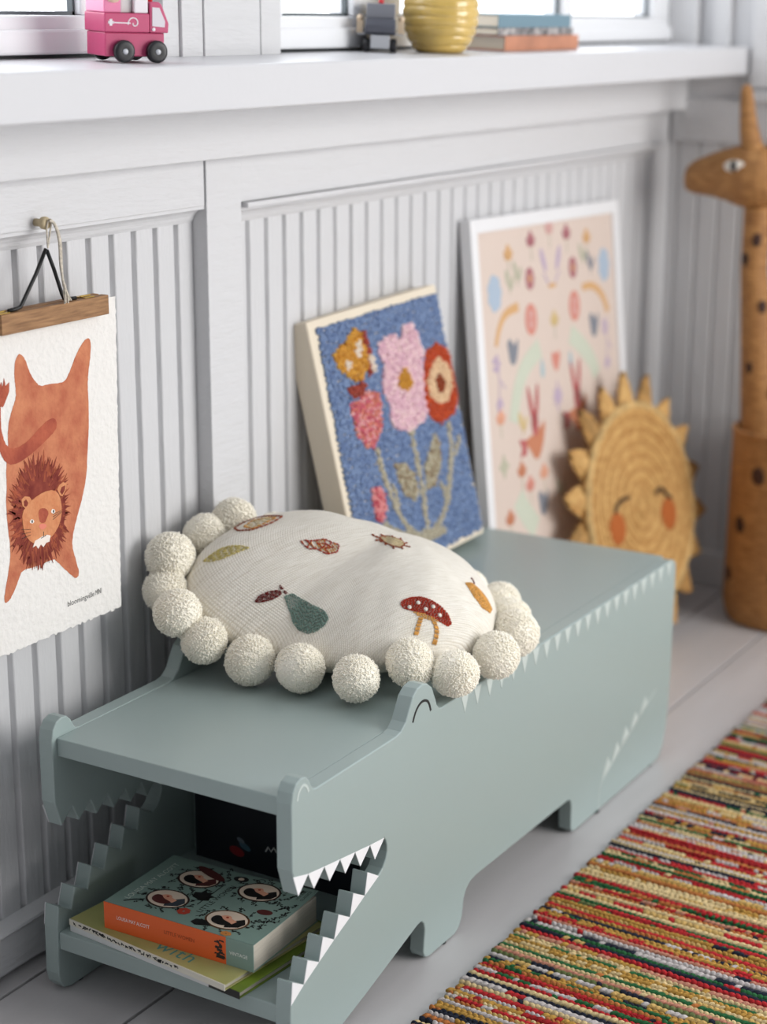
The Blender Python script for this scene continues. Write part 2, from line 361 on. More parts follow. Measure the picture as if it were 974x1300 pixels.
def grooved(mb, a0, a1, first, pitch, T, z0, z1, gw=.009, gd=.007, front=0.0, back=-.03):
    """board face with rectangular grooves; T(a, b, c): a along, b up, c out of the wall"""
    pts = [(a0, front)]; g = first
    while g < a1 - gw:
        if g - gw / 2 > a0:
            pts += [(g - gw / 2, front), (g - gw / 2, front - gd), (g + gw / 2 - .003, front - gd), (g + gw / 2, front - .0015), (g + gw / 2 + .001, front)]
        g += pitch
    pts += [(a1, front), (a1, back), (a0, back)]
    mb.prism(pts, lambda a, c, b: T(a, b, c), z0, z1)
TB = lambda a, b, c: Vector((a, YB - c, b))
wb = MB()
grooved(wb, XL, .585, .2713 - .0402 * 45, .0402, TB, .05, .86)
grooved(wb, .655, XR, .700, .041, TB, .05, .86)
wb.box((.585, YB, .05), (.655, YB + .03, .86))
wb.box((XL, YB, 0), (XR + .06, YB + .03, .05)); wb.box((XL, YB, .86), (XR + .06, YB + .04, 1.012)); wb.box((XL, YB, 2.0), (XR + .06, YB + .03, ZT))
struct('wall_back', wb, WHITE, bevel=.0008, seg=1)
# apron, rails, post, coves
t = MB(); t.box((XL, .347, .9045), (XR, YB, .9693)); struct('trim_1', t, TRIMW, bevel=.0015)
t = MB(); t.box((XL, .374, .848), (.5815, YB, .9045)); struct('trim_2', t, TRIMW, bevel=.0012)
t = MB(); t.box((.5850, .3735, .05), (.6565, YB, .9045)); struct('trim_3', t, TRIMW, bevel=.0012)
t = MB(); t.box((.6565, .3745, .8465), (1.99, YB, .9045)); struct('trim_4', t, TRIMW, bevel=.0012)
t = MB(); t.box((.6595, .3655, .8395), (1.985, YB, .8458)); struct('trim_5', t, TRIMW, bevel=.0012)
def cove(x0, x1, ztop, name):
    m = MB(); P = [(.377, ztop), (YB, ztop), (YB, ztop - .021)] + [(.377 + .017 * math.sin(k * PI / 12), ztop - .021 + .017 * math.cos(k * PI / 12)) for k in range(5, -1, -1)]
    m.prism(P, lambda a, b, c: Vector((c, a, b)), x0, x1); struct(name, m, TRIMW)
cove(XL, .5845, .848, 'trim_6'); cove(.6567, 1.985, .8396, 'trim_7')
t = MB(); t.box((1.975, .380, .05), (XR, YB, .9045)); struct('trim_8', t, TRIMW, bevel=.001)
# baseboard with a rounded cap and a gap at the floor
t = MB(); t.box((XL, .385, .0105), (XR, YB, .0575)); struct('baseboard_back', t, TRIMW, bevel=.001)
t = MB(); t.prism([(YB, .058), (.381, .0585), (.3785, .0615), (.3795, .0645), (.386, .0672), (YB, .0715)], lambda a, b, c: Vector((c, a, b)), XL, XR); struct('trim_9', t, TRIMW)
# deep window sill, a little higher at the glass
SL = .04
def sillz(y): return 1.0174 + SL * (y - .231)
t = MB(); t.prism([(.231, .9693), (.231, 1.0174), (.43, sillz(.43)), (.43, .9693)], lambda a, b, c: Vector((c, a, b)), XL, XR)
struct('windowsill', t, M('sill_paint', (205, 205, 208), .34, bump=.2, bscale=30), bevel=.003, seg=3)
# windows
GL = glass_mat()
def window(name, x0, x1, panes):
    zb = sillz(.385); y0, y1 = .385, .425
    m = MB(); ztop = 2.0
    xs = [x0] + [c for p in panes for c in p] + [x1]
    m.box((x0, y0, zb + .004), (x1, y1, 1.068)); m.box((x0, y0, 1.93), (x1, y1, ztop))
    m.box((x0, y0 - .006, zb + .004), (x1, y0, 1.0535))
    for i in range(0, len(xs), 2): m.box((xs[i], y0, 1.068), (xs[i + 1], y1, 1.93))
    w = struct(name, m, WINW, bevel=.003)
    g = MB(); g.box((x0, y0 + .006, zb - .002), (x1, y1, zb + .004)); struct('gasket', g, GASK, w)
    for a, b in panes:
        g = MB(); g.box((a, .403, 1.068), (b, .407, 1.93)); struct('pane', g, GL, w)
        e = MB(); r = .004
        for p, q in (((a, .395, 1.068), (b, .402, 1.068 + r)), ((a, .395, 1.068), (a + r, .402, 1.93)), ((b - r, .395, 1.068), (b, .402, 1.93))): e.box(p, q)
        struct('pane_gasket', e, M('grey_gasket', (90, 98, 102), .5), w)
window('window_1', -1.0, .534, [(-.85, -.35), (-.30, .384)])
window('window_2', .745, 2.03, [(.77, .936), (1.06, 1.583), (1.616, 1.948)])
t = MB(); t.box((XL, .385, 1.018), (-1.0, YB + .03, 2.0)); struct('wall_back_pier', t, WHITE)
def zc(a): return sillz(a) - .001
t = MB(); t.box((.5015, .366, zc(.366)), (.5306, .425, 2.0)); struct('trim_10', t, TRIMW, bevel=.002)
t = MB(); t.box((.5306, .362, zc(.362)), (.5705, .425, 2.0)); struct('trim_11', t, TRIMW, bevel=.0015)
t = MB(); t.box((.5710, .360, zc(.36)), (.6835, .425, 2.0)); struct('trim_12', t, TRIMW, bevel=.0015)
t = MB(); t.box((.6840, .359, zc(.359)), (.7244, .425, 2.0)); struct('trim_13', t, TRIMW, bevel=.0015)
t = MB(); t.box((.7244, .372, zc(.372)), (.7449, .425, 2.0)); struct('trim_14', t, TRIMW, bevel=.0015)
# far wall
TR = lambda a, b, c: Vector((XR - c, a, b))
wr = MB(); grooved(wr, YF, YB, -2.55, .041, TR, .05, .855, gw=.007, gd=.005)
wr.box((XR, YF, 0), (XR + .03, YB, .05)); wr.box((XR, YF, .855), (XR + .03, YB + .03, ZT))
struct('wall_right', wr, WHITE, bevel=.0008, seg=1)
t = MB(); t.box((2.022, YF, .0), (XR, .384, .068)); struct('baseboard_right', t, TRIMW, bevel=.003)
t = MB(); t.box((2.030, YF, .8465), (XR, .373, .925)); struct('trim_15', t, TRIMW, bevel=.0015)
t = MB(); t.box((2.018, YF, .921), (XR, .2305, .942)); struct('trim_16', t, TRIMW, bevel=.003)
t = MB(); t.box((2.026, .268, zc(.268)), (XR, .300, 2.0)); struct('trim_17', t, TRIMW, bevel=.003)
t = MB(); t.box((2.020, .330, zc(.33)), (XR, .384, 2.0)); struct('trim_18', t, TRIMW, bevel=.003)
t = MB(); t.box((2.024, .10, .945), (XR, .225, 2.0)); struct('trim_19', t, TRIMW, bevel=.003)

# ------------------------------------------------------------------ crocodile bench
Dp, th = .334, .0193
bench = thing('crocodile_bench', 'long sage green crocodile-shaped wooden bench with open toothed jaws and painted back spikes', 'bench', (.70, .167, 0))
jaw_up = [(.2030, .2320), (.2030, .3050), (.2055, .3165), (.2115, .3245), (.2205, .3277), (.2293, .3266), (.2360, .3200), (.2395, .3133), (.2425, .3088), (.2490, .3070)]
back_top = [(.4080, .3070), (.4185, .3090), (.4285, .3165), (.4360, .3290), (.4435, .3410), (.4535, .3478), (.4650, .3496), (.4760, .3470), (.4863, .3392), (.4946, .3236), (.4985, .3140), (.5040, .3085), (.5110, .3070)]
tail_end = [(1.188, .3070), (1.2000, .3045), (1.2070, .2990), (1.2090, .2900), (1.2080, .1274), (1.2035, .0720), (1.1990, .0450), (1.1900, .0180), (1.1780, .0055), (1.1660, .002)]
under = [(.886, .002), (.8770, .0035), (.8720, .0095), (.8710, .0460), (.8675, .0530), (.8600, .0556), (.600, .0575), (.5860, .0555), (.5760, .0490), (.5705, .0410), (.5660, .0170), (.5590, .0065), (.5480, .002), (.4860, .002), (.4770, .0050), (.4728, .0125), (.4758, .0415), (.4735, .0505), (.4675, .0555), (.4580, .0548), (.3498, .0235), (.2680, .002), (.2160, .002), (.2050, .0050), (.1985, .0140), (.1960, .0260), (.1970, .0820)]
low_teeth = [(.2005, .1085), (.2213, .0955), (.2290, .1203), (.2503, .1078), (.2585, .1337), (.2800, .1203), (.2890, .1457), (.3115, .1322), (.3185, .1577), (.3418, .1445), (.3475, .1702), (.3710, .1555)]
corner = [(.3800, .1608), (.3862, .1685), (.3895, .1775), (.3893, .1840), (.3868, .1915), (.3826, .1966)]
up_teeth = [(.3629, .1784), (.3527, .2000), (.3327, .1829), (.3223, .2044), (.3025, .1875), (.2924, .2087), (.2717, .1920), (.2620, .2132), (.2418, .1964), (.2315, .2178), (.2130, .2006)]
outline = jaw_up + back_top + tail_end + under + low_teeth + corner + up_teeth
XZ = lambda yy: (lambda a, b, c: Vector((a, yy + c, b)))
for y0 in (0.0, Dp - th):
    p = MB(); p.prism(outline, XZ(y0), 0, th)
    sp = build('side_panel', p, GREEN, bench, bevel=.0016, seg=3, angle=32)
    yo = y0 - .0004 if y0 == 0 else Dp
    To = (lambda a, b, c, yo=yo: Vector((a, yo + c, b)))
    d = .0006
    m = MB()
    bl = [(.2040, .2255), (.2315, .2178), (.2620, .2132), (.2924, .2087), (.3223, .2044), (.3527, .2000), (.3826, .1966)]
    tips = [(.2130, .2010), (.2418, .1968), (.2717, .1924), (.3025, .1879), (.3327, .1833), (.3629, .1788)]
    for i in range(6): m.prism([bl[i], tips[i], bl[i + 1]], To, 0, d)
    nt_ = [(.1975, .0830)] + [low_teeth[k] for k in (1, 3, 5, 7, 9, 11)]; tp = [low_teeth[k] for k in (0, 2, 4, 6, 8, 10)]
    for i in range(6): m.prism([nt_[i], tp[i], nt_[i + 1]], To, 0, d)
    tm = build('painted_teeth', m, TOOTHW, sp); tm['label'] = 'white painted triangle teeth'
    m = MB()
    eye = smoothp([(.4434, .3112), (.4475, .3195), (.4539, .3262), (.4620, .3296), (.4710, .3290), (.4790, .3240), (.4838, .3120)], 1, False)
    m.prism(strip(eye, .0030), To, 0, d); e = build('closed_eye', m, BLACKP, sp); e['label'] = 'thin black closed eye arc'
    m = MB()
    no = smoothp([(.2128, .3060), (.2150, .3130), (.2195, .3180), (.2250, .3195), (.2305, .3160), (.2338, .3085)], 1, False)
    m.prism(strip(no, .0030), To, 0, d); e = build('nostril', m, GREENL, sp); e['label'] = 'pale nostril arc'
    m = MB(); k = 0
    while k < 21:
        xx = .5641 + .03083 * k
        m.prism([(xx - .0088, .3052), (xx + .0005, .2822), (xx + .0098, .3052)], To, 0, d); k += 1
    e = build('back_spikes', m, GREENL, sp); e['label'] = 'row of pale painted triangle spikes'
    m = MB()
    tl = smoothp([(.9608, .0030), (.9605, .0300), (.9680, .0450), (1.1422, .1147), (1.150, .1190)], 2, False)
    m.prism(strip(tl, .0016), To, 0, d)
    bx = [(.9680, .0450), (.9985, .0572), (1.0290, .0694), (1.0600, .0818), (1.0910, .0942), (1.1225, .1068)]
    for i, tq in enumerate([(.9863, .0733), (1.0155, .0850), (1.0460, .0983), (1.0780, .1098), (1.1135, .1214)]): m.prism([bx[i], tq, bx[i + 1]], To, 0, d)
    e = build('tail_spikes', m, GREENL, sp); e['label'] = 'pale painted tail outline with small spikes'
m = MB(); m.box((.2105, th, .2855), (1.2045, Dp - th, .3066)); build('bench_top', m, GREEN, bench, bevel=.0012)
m = MB(); m.box((.1995, th, .0557), (.47, Dp - th, .0767)); build('lower_shelf', m, GREEN, bench, bevel=.0012)
m = MB(); m.box((.451, th, .0767), (.470, Dp - th, .2855)); build('divider', m, GREEN, bench, bevel=.001)
m = MB(); m.box((.47, th, .0580), (1.186, Dp - th, .0767)); build('bottom_board', m, GREEN, bench, bevel=.001)
m = MB(); m.box((1.186, th, .030), (1.2045, Dp - th, .2855)); build('end_panel', m, GREEN, bench, bevel=.001)
for px_ in (.235, .525, .957, 1.145):
    for py_ in (.0075, Dp - .0105):
        m = MB(); pr = .0098 if px_ == .957 else .0078; m.lathe([(pr - .0012, 0), (pr, .0006), (pr, .0018), (pr - .0012, .0024)], (px_, py_, 0), 16); build('foot_pad', m, RUBBER, bench, smooth=False)

# ------------------------------------------------------------------ cushion with pompoms
cush = thing('pompom_cushion', 'round off-white linen cushion with embroidered fruit, toadstool and insect, edged with cream pompoms', 'cushion', CUSH_MID)
cm = MB(); NR, NT = 44, 160; uvs = []
ts = [2 * PI * k / NT for k in range(NT)]
cm.v.append(tuple(cush_top(0, 0))); uvs.append((0, 0))
for i in range(1, NR + 1):
    r = i / NR
    for t_ in ts: cm.v.append(tuple(cush_top(r, t_))); uvs.append((r * math.cos(t_), r * math.sin(t_)))
for i in range(NR - 1, 0, -1):
    r = i / NR
    for t_ in ts: cm.v.append(tuple(cush_bot(r, t_))); uvs.append((r * math.cos(t_), r * math.sin(t_)))
cm.v.append(tuple(cush_bot(0, 0))); uvs.append((0, 0))
for k in range(NT): cm.f.append((0, 1 + k, 1 + (k + 1) % NT))
for i in range(2 * NR - 2):
    o_ = 1 + i * NT
    for k in range(NT): cm.f.append((o_ + k, o_ + NT + k, o_ + NT + (k + 1) % NT, o_ + (k + 1) % NT))
o_ = 1 + (2 * NR - 2) * NT
for k in range(NT): cm.f.append((o_ + k, len(cm.v) - 1, o_ + (k + 1) % NT))
cm.m = [0] * len(cm.f)
build('cushion_cover', cm, LINEN, cush, smooth=True, uv=uvs)
# embroidery: rows of short stitches lying on the cover
def csurf(a, b, h):
    r = min(.985, math.hypot(a, b)); t_ = math.atan2(b, a)
    p = Vector(cush_top(r, t_)); e = .004
    def q(aa, bb): return Vector(cush_top(min(.985, math.hypot(aa, bb)), math.atan2(bb, aa)))
    n = (q(a + e, b) - q(a - e, b)).cross(q(a, b + e) - q(a, b - e))
    n = n.normalized() if n.length > 0 else Vector(CN)
    return p + n * h, n
def stitch(mb, a, b, mi=0, w=.0008, h=.0007):
    p, n = csurf(a[0], a[1], h * .8); q, n2 = csurf(b[0], b[1], h * .8)
    d = q - p
    if d.length < 1e-5: return
    side = d.normalized().cross(n).normalized()
    mb.blob((p + q) / 2 + n * .0002, (d * .56, side * w, n * h), 6, 4, mi)
def fill(mb, poly, ang, mi=0, step=.0075, ln=.022):
    """satin-fill a polygon (cushion disc coordinates) with short stitches"""
    c, s_ = math.cos(ang), math.sin(ang)
    R = [(x * c + y * s_, -x * s_ + y * c) for x, y in poly]
    y0, y1 = min(p[1] for p in R), max(p[1] for p in R); x0, x1 = min(p[0] for p in R), max(p[0] for p in R)
    yy = y0 + step * .4; row = 0
    while yy < y1:
        xx = x0 - random.random() * ln
        while xx < x1:
            l = ln * random.uniform(.75, 1.25); a, b = xx, xx + l * .96
            ins = inpoly((a + b) / 2, yy, R)
            if ins:
                while not inpoly(a, yy, R) and a < b: a += .002
                while not inpoly(b, yy, R) and b > a: b -= .002
                if b - a > .003:
                    j = random.uniform(-.0015, .0015)
                    stitch(mb, (a * c - (yy + j) * s_, a * s_ + (yy + j) * c), (b * c - yy * s_, b * s_ + yy * c), mi)
            xx += l
        yy += step
def outline_st(mb, pts, mi=0, ln=.02, closed=False, w=.0009):
    pts = list(pts) + ([pts[0]] if closed else [])
    for a, b in zip(pts[:-1], pts[1:]):
        d = math.hypot(b[0] - a[0], b[1] - a[1]); n = max(1, int(round(d / ln)))
        for k in range(n):
            f, g = k / n, (k + .97) / n
            stitch(mb, (a[0] + (b[0] - a[0]) * f, a[1] + (b[1] - a[1]) * f), (a[0] + (b[0] - a[0]) * g, a[1] + (b[1] - a[1]) * g), mi, w)
def EM(k): return [(a / 1e4, b / 1e4) for a, b in EMB[k]]
def EL(k): return [[(a / 1e4, b / 1e4) for a, b in l] for l in EMB[k]]
def yarn(n, c): return M(n, c, .85, var=.18, vscale=160, spec=.2)
YP, YR, YO, YL, YB_, YM, YC = yarn('teal_thread', (120, 146, 136)), yarn('red_thread', (170, 52, 32)), yarn('ochre_thread', (224, 166, 90)), yarn('olive_thread', (216, 200, 128)), yarn('brown_thread', (156, 74, 44)), yarn('maroon_thread', (112, 38, 36)), yarn('pale_thread', (238, 220, 176))
m = MB(); fill(m, EM('pear'), .2); outline_st(m, EM('pear'), closed=True); build('embroidered_pear', m, YP, cush, smooth=True)
m = MB(); fill(m, EM('pear_stem'), 2.3); fill(m, EM('pear_leaf'), 2.5); outline_st(m, EM('pear_leaf'), closed=True); build('embroidered_pear_stalk', m, YM, cush, smooth=True)
m = MB(); fill(m, EM('leaf'), 2.2, ln=.03); outline_st(m, EM('leaf'), closed=True); build('embroidered_leaf', m, YL, cush, smooth=True)
m = MB(); outline_st(m, EM('wing'), closed=True, w=.0016); outline_st(m, EM('wingin'), 1, closed=True, w=.0014); fill(m, EM('wingin'), 2.0, 2, step=.016, ln=.05); build('embroidered_rainbow', m, [YB_, YO, YC], cush, smooth=True)
m = MB(); fill(m, EM('bug'), .8, 1, step=.013)
for l in EL('buglines'): outline_st(m, l, 0, w=.0011)
build('embroidered_insect', m, [YR, YO], cush, smooth=True)
m = MB(); fill(m, EM('sun'), 1.0, 1, step=.012); outline_st(m, EM('sun'), 0, closed=True, w=.0011)
for l in EL('sunrays'): outline_st(m, l, 0, w=.0016)
build('embroidered_sun', m, [YB_, YC], cush, smooth=True)
m = MB(); fill(m, EM('mcap'), -.9); outline_st(m, EM('mcap'), closed=True); build('embroidered_toadstool_cap', m, YR, cush, smooth=True)
m = MB()
for a, b in EM('mdots'):
    p, n = csurf(a, b, .0014); u_ = n.orthogonal().normalized(); m.blob(p, (u_ * .0026, n.cross(u_) * .0026, n * .0014), 10, 6)
build('embroidered_toadstool_dots', m, yarn('white_thread', (238, 234, 224)), cush, smooth=True)
m = MB(); fill(m, EM('mgill'), -.9)
for l in EL('mstems'):
    for o2 in (-.008, 0, .008): outline_st(m, [(a + o2, b - o2) for a, b in l], w=.0011)
build('embroidered_toadstool_stalk', m, YO, cush, smooth=True)
m = MB(); fill(m, EM('peach'), 1.9); outline_st(m, EM('peach'), closed=True); build('embroidered_peach', m, YO, cush, smooth=True)
m = MB(); outline_st(m, EM('peach_stem'), w=.0012); build('embroidered_peach_stalk', m, YM, cush, smooth=True)
# pompoms: a core and cut yarn ends
def pom_mesh(seed, R):
    rnd = random.Random(seed); mb = MB(); core = R * .95; O = Vector(CUSH_MID)
    mb.blob(O, ((core, 0, 0), (0, core, 0), (0, 0, core)), 20, 12)
    N = 2600; ga = PI * (3 - math.sqrt(5)); lump = [(Vector((rnd.gauss(0, 1), rnd.gauss(0, 1), rnd.gauss(0, 1))).normalized(), rnd.uniform(-.05, .05)) for _ in range(14)]
    for i in range(N):
        z = 1 - 2 * (i + .5) / N; r = math.sqrt(1 - z * z); a = ga * i
        d = Vector((r * math.cos(a), r * math.sin(a), z)); d = (d + Vector((rnd.gauss(0, .05), rnd.gauss(0, .05), rnd.gauss(0, .05)))).normalized()
        h = R * (1 + sum(w * max(0, d.dot(l)) ** 3 for l, w in lump) + rnd.gauss(0, .022)); u_ = d.orthogonal().normalized(); v_ = d.cross(u_)
        e = (d + u_ * rnd.gauss(0, .18) + v_ * rnd.gauss(0, .18)).normalized(); rr = rnd.uniform(.0008, .00115)
        u_ = e.orthogonal().normalized(); v_ = e.cross(u_); top = O + d * h; bot = O + d * core * .93
        n = 5; ring = lambda c, q: [c + (u_ * math.cos(2 * PI * k / n) + v_ * math.sin(2 * PI * k / n)) * q for k in range(n)]
        mb.loft([ring(bot, rr), ring(top - e * .0006, rr * 1.05), ring(top, rr * .75)])
    return mb
protos = []
for i in range(4):
    me_o = build('pompom', pom_mesh(20 + i, .0285), YARNW, cush, smooth=True); protos.append(me_o)
for i, p in enumerate(POMS):
    o = protos[i] if i < 4 else protos[i % 4].copy()
    if i >= 4: COL.objects.link(o); o.parent = cush
    o.location = Vector(p) - Vector(CUSH_MID); o.rotation_euler = (i * 1.3, i * .7, i * 2.1)
    k = (.98, 1.0, 1.02, .96, 1.0)[i % 5] * (1.05 if i in (2, 6) else 1); o.scale = (k, k * (.97 if i % 2 else 1.01), k)
# ------------------------------------------------------------------ books inside the jaws
PAPER = M('book_page_edges', (206, 198, 184), .9, var=.12, vscale=30, stretch=(1, 1, 60))
def page_block(name, T, s0, s1, t0, t1, z0, z1, parent, mat=None):
    m = MB(); m.box((s0, t0, z0), (s1, t1, z1), T=T); return build(name, m, mat or PAPER, parent, bevel=.0004, seg=1)
# green picture book at the bottom
zs_ = .0768
gu = Vector((-.083, -.9965, 0)); gv = Vector((.9965, -.083, 0))
TG = frame((.2095, .3060, zs_), gu, gv, (0, 0, 1))
gb = thing('picture_book', 'thin green picture book with white spine at the bottom of the stack in the jaws', 'book', (.25, .18, zs_), 'books inside the open jaws')
m = MB(); m.box((0, .0005, 0), (.2480, .172, .0011), T=TG); m.box((0, .0005, .0068), (.2480, .172, .0079), T=TG)
build('cover', m, M('moss_green_cover', (122, 146, 48), .45, var=.25, vscale=18), gb, bevel=.0003, seg=1)
m = MB(); m.box((0, -.0007, 0), (.2055, .0005, .0079), T=TG); o = build('spine', m, M('white_spine', (214, 216, 216), .5), gb); o['label'] = 'white spine'
m = MB(); m.box((.2055, -.0007, 0), (.2480, .0005, .0079), T=TG); o = build('spine_end', m, M('dark_spine', (34, 34, 32), .5), gb); o['label'] = 'black spine end'
page_block('pages', TG, .002, .2460, .001, .168, .0012, .0067, gb)
m = MB(); TT = lambda x, y, c: TG(.222 - y, .110 + x, .0080 + c); m.text('little', .014, TT); o = build('cover_lettering', m, M('pale_print', (186, 196, 150), .6), gb); o['label'] = 'pale lettering'
# beige picture book
zb_ = .0850
bu = Vector((-.109, -.994, 0)); bv = Vector((.994, -.109, 0))
TBk = frame((.2085, .3063, zb_), bu, bv, (0, 0, 1))
bb = thing('picture_book', 'thin beige picture book with black scribbled spine between the green book and the paperback', 'book', (.25, .18, zb_), 'books inside the open jaws')
m = MB(); m.box((0, .0005, 0), (.2345, .165, .0010), T=TBk); m.box((0, .0005, .0061), (.2345, .165, .0071), T=TBk)
build('cover', m, M('beige_cover', (176, 168, 112), .5, var=.28, vscale=14, rgb2=(150, 156, 90)), bb, bevel=.0003, seg=1)
m = MB(); m.box((0, -.0006, 0), (.2345, .0005, .0071), T=TBk); o = build('spine', m, M('cream_spine', (214, 210, 196), .6), bb); o['label'] = 'cream spine'
m = MB(); rnd = random.Random(3)
s = .006
while s < .165:
    pts = []
    for k in range(5): pts.append((s + rnd.uniform(0, .007), .0012 + rnd.uniform(0, .0046)))
    m.prism(strip(pts, .0013), lambda a, b, c: TBk(a, -.0006 - c, b), 0, .0002); s += rnd.uniform(.0045, .0075)
o = build('spine_script', m, BLACKP, bb); o['label'] = 'black handwritten script'
page_block('pages', TBk, .002, .2325, .001, .162, .0011, .0060, bb)
m = MB(); m.text('with', .026, lambda x, y, c: TBk(.120 + x * 1.1, .0105 + y, .0072 + c), spacing=1.1); o = build('cover_lettering', m, M('teal_print', (72, 140, 132), .6), bb); o['label'] = 'teal lettering'
# paperback
zp = .0924; TH = .0318
pu = Vector((.028, -.9996, 0)); pv = Vector((.9996, .028, 0)); PB = frame((.2135, .2595, zp), pu, pv, (0, 0, 1))
pb = thing('paperback_book', 'thick sage paperback with orange spine and oval portraits on its cover, topmost of the stack', 'book', (.28, .16, zp), 'books inside the open jaws')
SAGE = M('sage_cover', (128, 152, 143), .42); ORG = M('orange_spine', (228, 98, 40), .42); DARK = M('cover_black', (24, 22, 22), .5)
m = MB(); m.box((0, .0004, 0), (.198, .130, .0005), T=PB); build('back_cover', m, SAGE, pb)
def coverz(s, t): return .0046 * max(0, (t - .02) / .11) ** 2 * max(0, (s - .10) / .098)
m = MB(); nS, nT = 24, 16
vs = [PB(.198 * i / nS, .131 * j / nT, TH + coverz(.198 * i / nS, .131 * j / nT) - h) for h in (0, .0005) for i in range(nS + 1) for j in range(nT + 1)]
W_ = nT + 1; off = (nS + 1) * W_; fs = []
for i in range(nS):
    for j in range(nT):
        a = i * W_ + j; fs += [(a, a + W_, a + W_ + 1, a + 1), (a + off, a + off + 1, a + off + W_ + 1, a + off + W_)]
rim = [i * W_ for i in range(nS + 1)] + [nS * W_ + j for j in range(1, nT + 1)] + [i * W_ + nT for i in range(nS - 1, -1, -1)] + [j for j in range(nT - 1, 0, -1)]
for k in range(len(rim)): a, b = rim[k], rim[(k + 1) % len(rim)]; fs.append((a, b, b + off, a + off))
m.add(vs, fs); fc = build('front_cover', m, SAGE, pb)
m = MB(); m.box((0, -.0004, 0), (.163, .0004, TH), T=PB); sp_ = build('spine', m, ORG, pb); sp_['label'] = 'orange spine'
m = MB(); m.box((.163, -.0004, 0), (.198, .0004, TH), T=PB); build('spine_band', m, SAGE, pb)['label'] = 'sage lower spine'
page_block('pages', PB, .0006, .1972, .0004, .1275, .0006, TH - .0008, pb)
SPT = lambda x, y, c: PB(x, -.0005 - c, y)
m = MB(); m.text('LOUISA MAY ALCOTT', .0062, lambda x, y, c: SPT(.0175 + x * .73, .0145 + y, c)); build('author_lettering', m, M('white_print', (236, 236, 232), .6), sp_)['label'] = 'white lettering'
m = MB(); m.text('LITTLE WOMEN', .0062, lambda x, y, c: SPT(.0815 + x * .92, .0145 + y, c)); build('title_lettering', m, M('rust_print', (150, 62, 32), .6), sp_)['label'] = 'rust lettering'
m = MB(); m.text('VINTAGE', .0056, lambda x, y, c: SPT(.1675 + x, .0135 + y, c)); build('publisher_lettering', m, MATS['white_print'], sp_)['label'] = 'white lettering'
m = MB(); rnd = random.Random(5)
for k in range(16):
    cx_, hw = .1545 + rnd.uniform(-.003, .003), rnd.uniform(.0025, .0068) * (1 - k * .03); y_ = .005 + k * .00135
    m.prism([(cx_ - hw, y_), (cx_ - hw * .4, y_ + .0004), (cx_ + hw, y_ - .0002), (cx_ + hw * .8, y_ + .0016), (cx_ - hw * .7, y_ + .0019)], SPT, 0, .0002 + k * .00001)
build('spine_emblem', m, DARK, sp_)['label'] = 'black emblem'
CT = lambda s, t, c: PB(s, t, TH + coverz(s, t) + .00012 + c)
def cpoly(mb, poly, z=0, mi=0): mb.prism(poly, CT, z, z + .00012, mi)
m = MB(); m.text('LOUISA MAY ALCOTT', .0098, lambda x, y, c: CT(.0205 - y, .018 + x, 0)); build('author_lettering', m, M('pale_sage_print', (206, 216, 206), .6), fc)['label'] = 'pale lettering'
m = MB(); m.text('LITTLE WOMEN', .0098, lambda x, y, c: CT(.1085 - y, .031 + x, 0)); build('title_lettering', m, DARK, fc)['label'] = 'black lettering'
m = MB(); m.box((.0935, .045, TH + .0001), (.0945, .100, TH + .0003), T=PB); build('title_rule', m, DARK, fc)
SKIN, CREAMP, REDP, MARO = M('portrait_skin', (222, 160, 132), .6), M('portrait_cream', (226, 206, 186), .6), M('cover_red', (178, 62, 44), .6), M('cover_maroon', (84, 34, 32), .6)
OVB = M('oval_frame', (52, 30, 24), .5); SLATE = M('cover_slate', (56, 62, 70), .6); GOLDP = M('cover_gold', (196, 128, 66), .6)
for k, (s, t, dress, hair, fr) in enumerate([(.058, .0394, 5, 4, OVB), (.0609, .0955, 4, 3, OVB), (.1388, .101, 3, 3, OVB), (.1429, .032, 3, 3, M('oval_frame_brown', (96, 62, 38), .5))]):
    m = MB()
    cpoly(m, ell(s, t, .0262, .0205, 32), 0, 0); cpoly(m, ell(s, t, .0238, .0182, 32), .00014, 1)
    # a lady in profile: dress, neck, head, hair
    cpoly(m, [(s + .006, t - .016), (s + .020, t - .009), (s + .0235, t + .000), (s + .017, t + .009), (s + .008, t + .001), (s + .003, t - .008)], .00028, dress)
    cpoly(m, [(s + .000, t - .004), (s + .010, t - .006), (s + .012, t + .001), (s + .002, t + .004)], .0004, 2)
    cpoly(m, smoothp([(s - .011, t - .003), (s - .006, t - .008), (s + .003, t - .006), (s + .005, t + .001), (s + .001, t + .008), (s - .006, t + .008), (s - .011, t + .003)], 2), .00052, 2)
    cpoly(m, smoothp([(s - .017, t - .008), (s - .008, t - .014), (s + .004, t - .013), (s + .010, t - .006), (s + .003, t - .004), (s - .004, t - .002), (s - .010, t + .004), (s - .017, t + .002)], 2), .00064, hair)
    cpoly(m, ell(s - .002, t + .0035, .0018, .0016, 8), .0008, 6)
    build('oval_portrait', m, [fr, CREAMP, SKIN, DARK, MARO, SLATE, REDP], fc)
m = MB(); rnd = random.Random(11)
def spray(s, t, ang, n, L=.022):
    for k in range(n):
        f = k / n; a = s + math.cos(ang) * L * f; b = t + math.sin(ang) * L * f
        cpoly(m, ell(a + rnd.uniform(-.003, .003), b + rnd.uniform(-.003, .003), .0019, .0009, 6, rnd.uniform(0, 3)), 0, 0)
    cpoly(m, strip([(s, t), (s + math.cos(ang) * L, t + math.sin(ang) * L)], .0005), 0, 0)
for s, t in ((.058, .0394), (.0609, .0955), (.1388, .101), (.1429, .032)):
    for q in range(11):
        a = q * 2 * PI / 11 + .3
        spray(s + .0275 * math.cos(a), t + .0215 * math.sin(a), a + rnd.uniform(.6, 1.3), 6, .012)
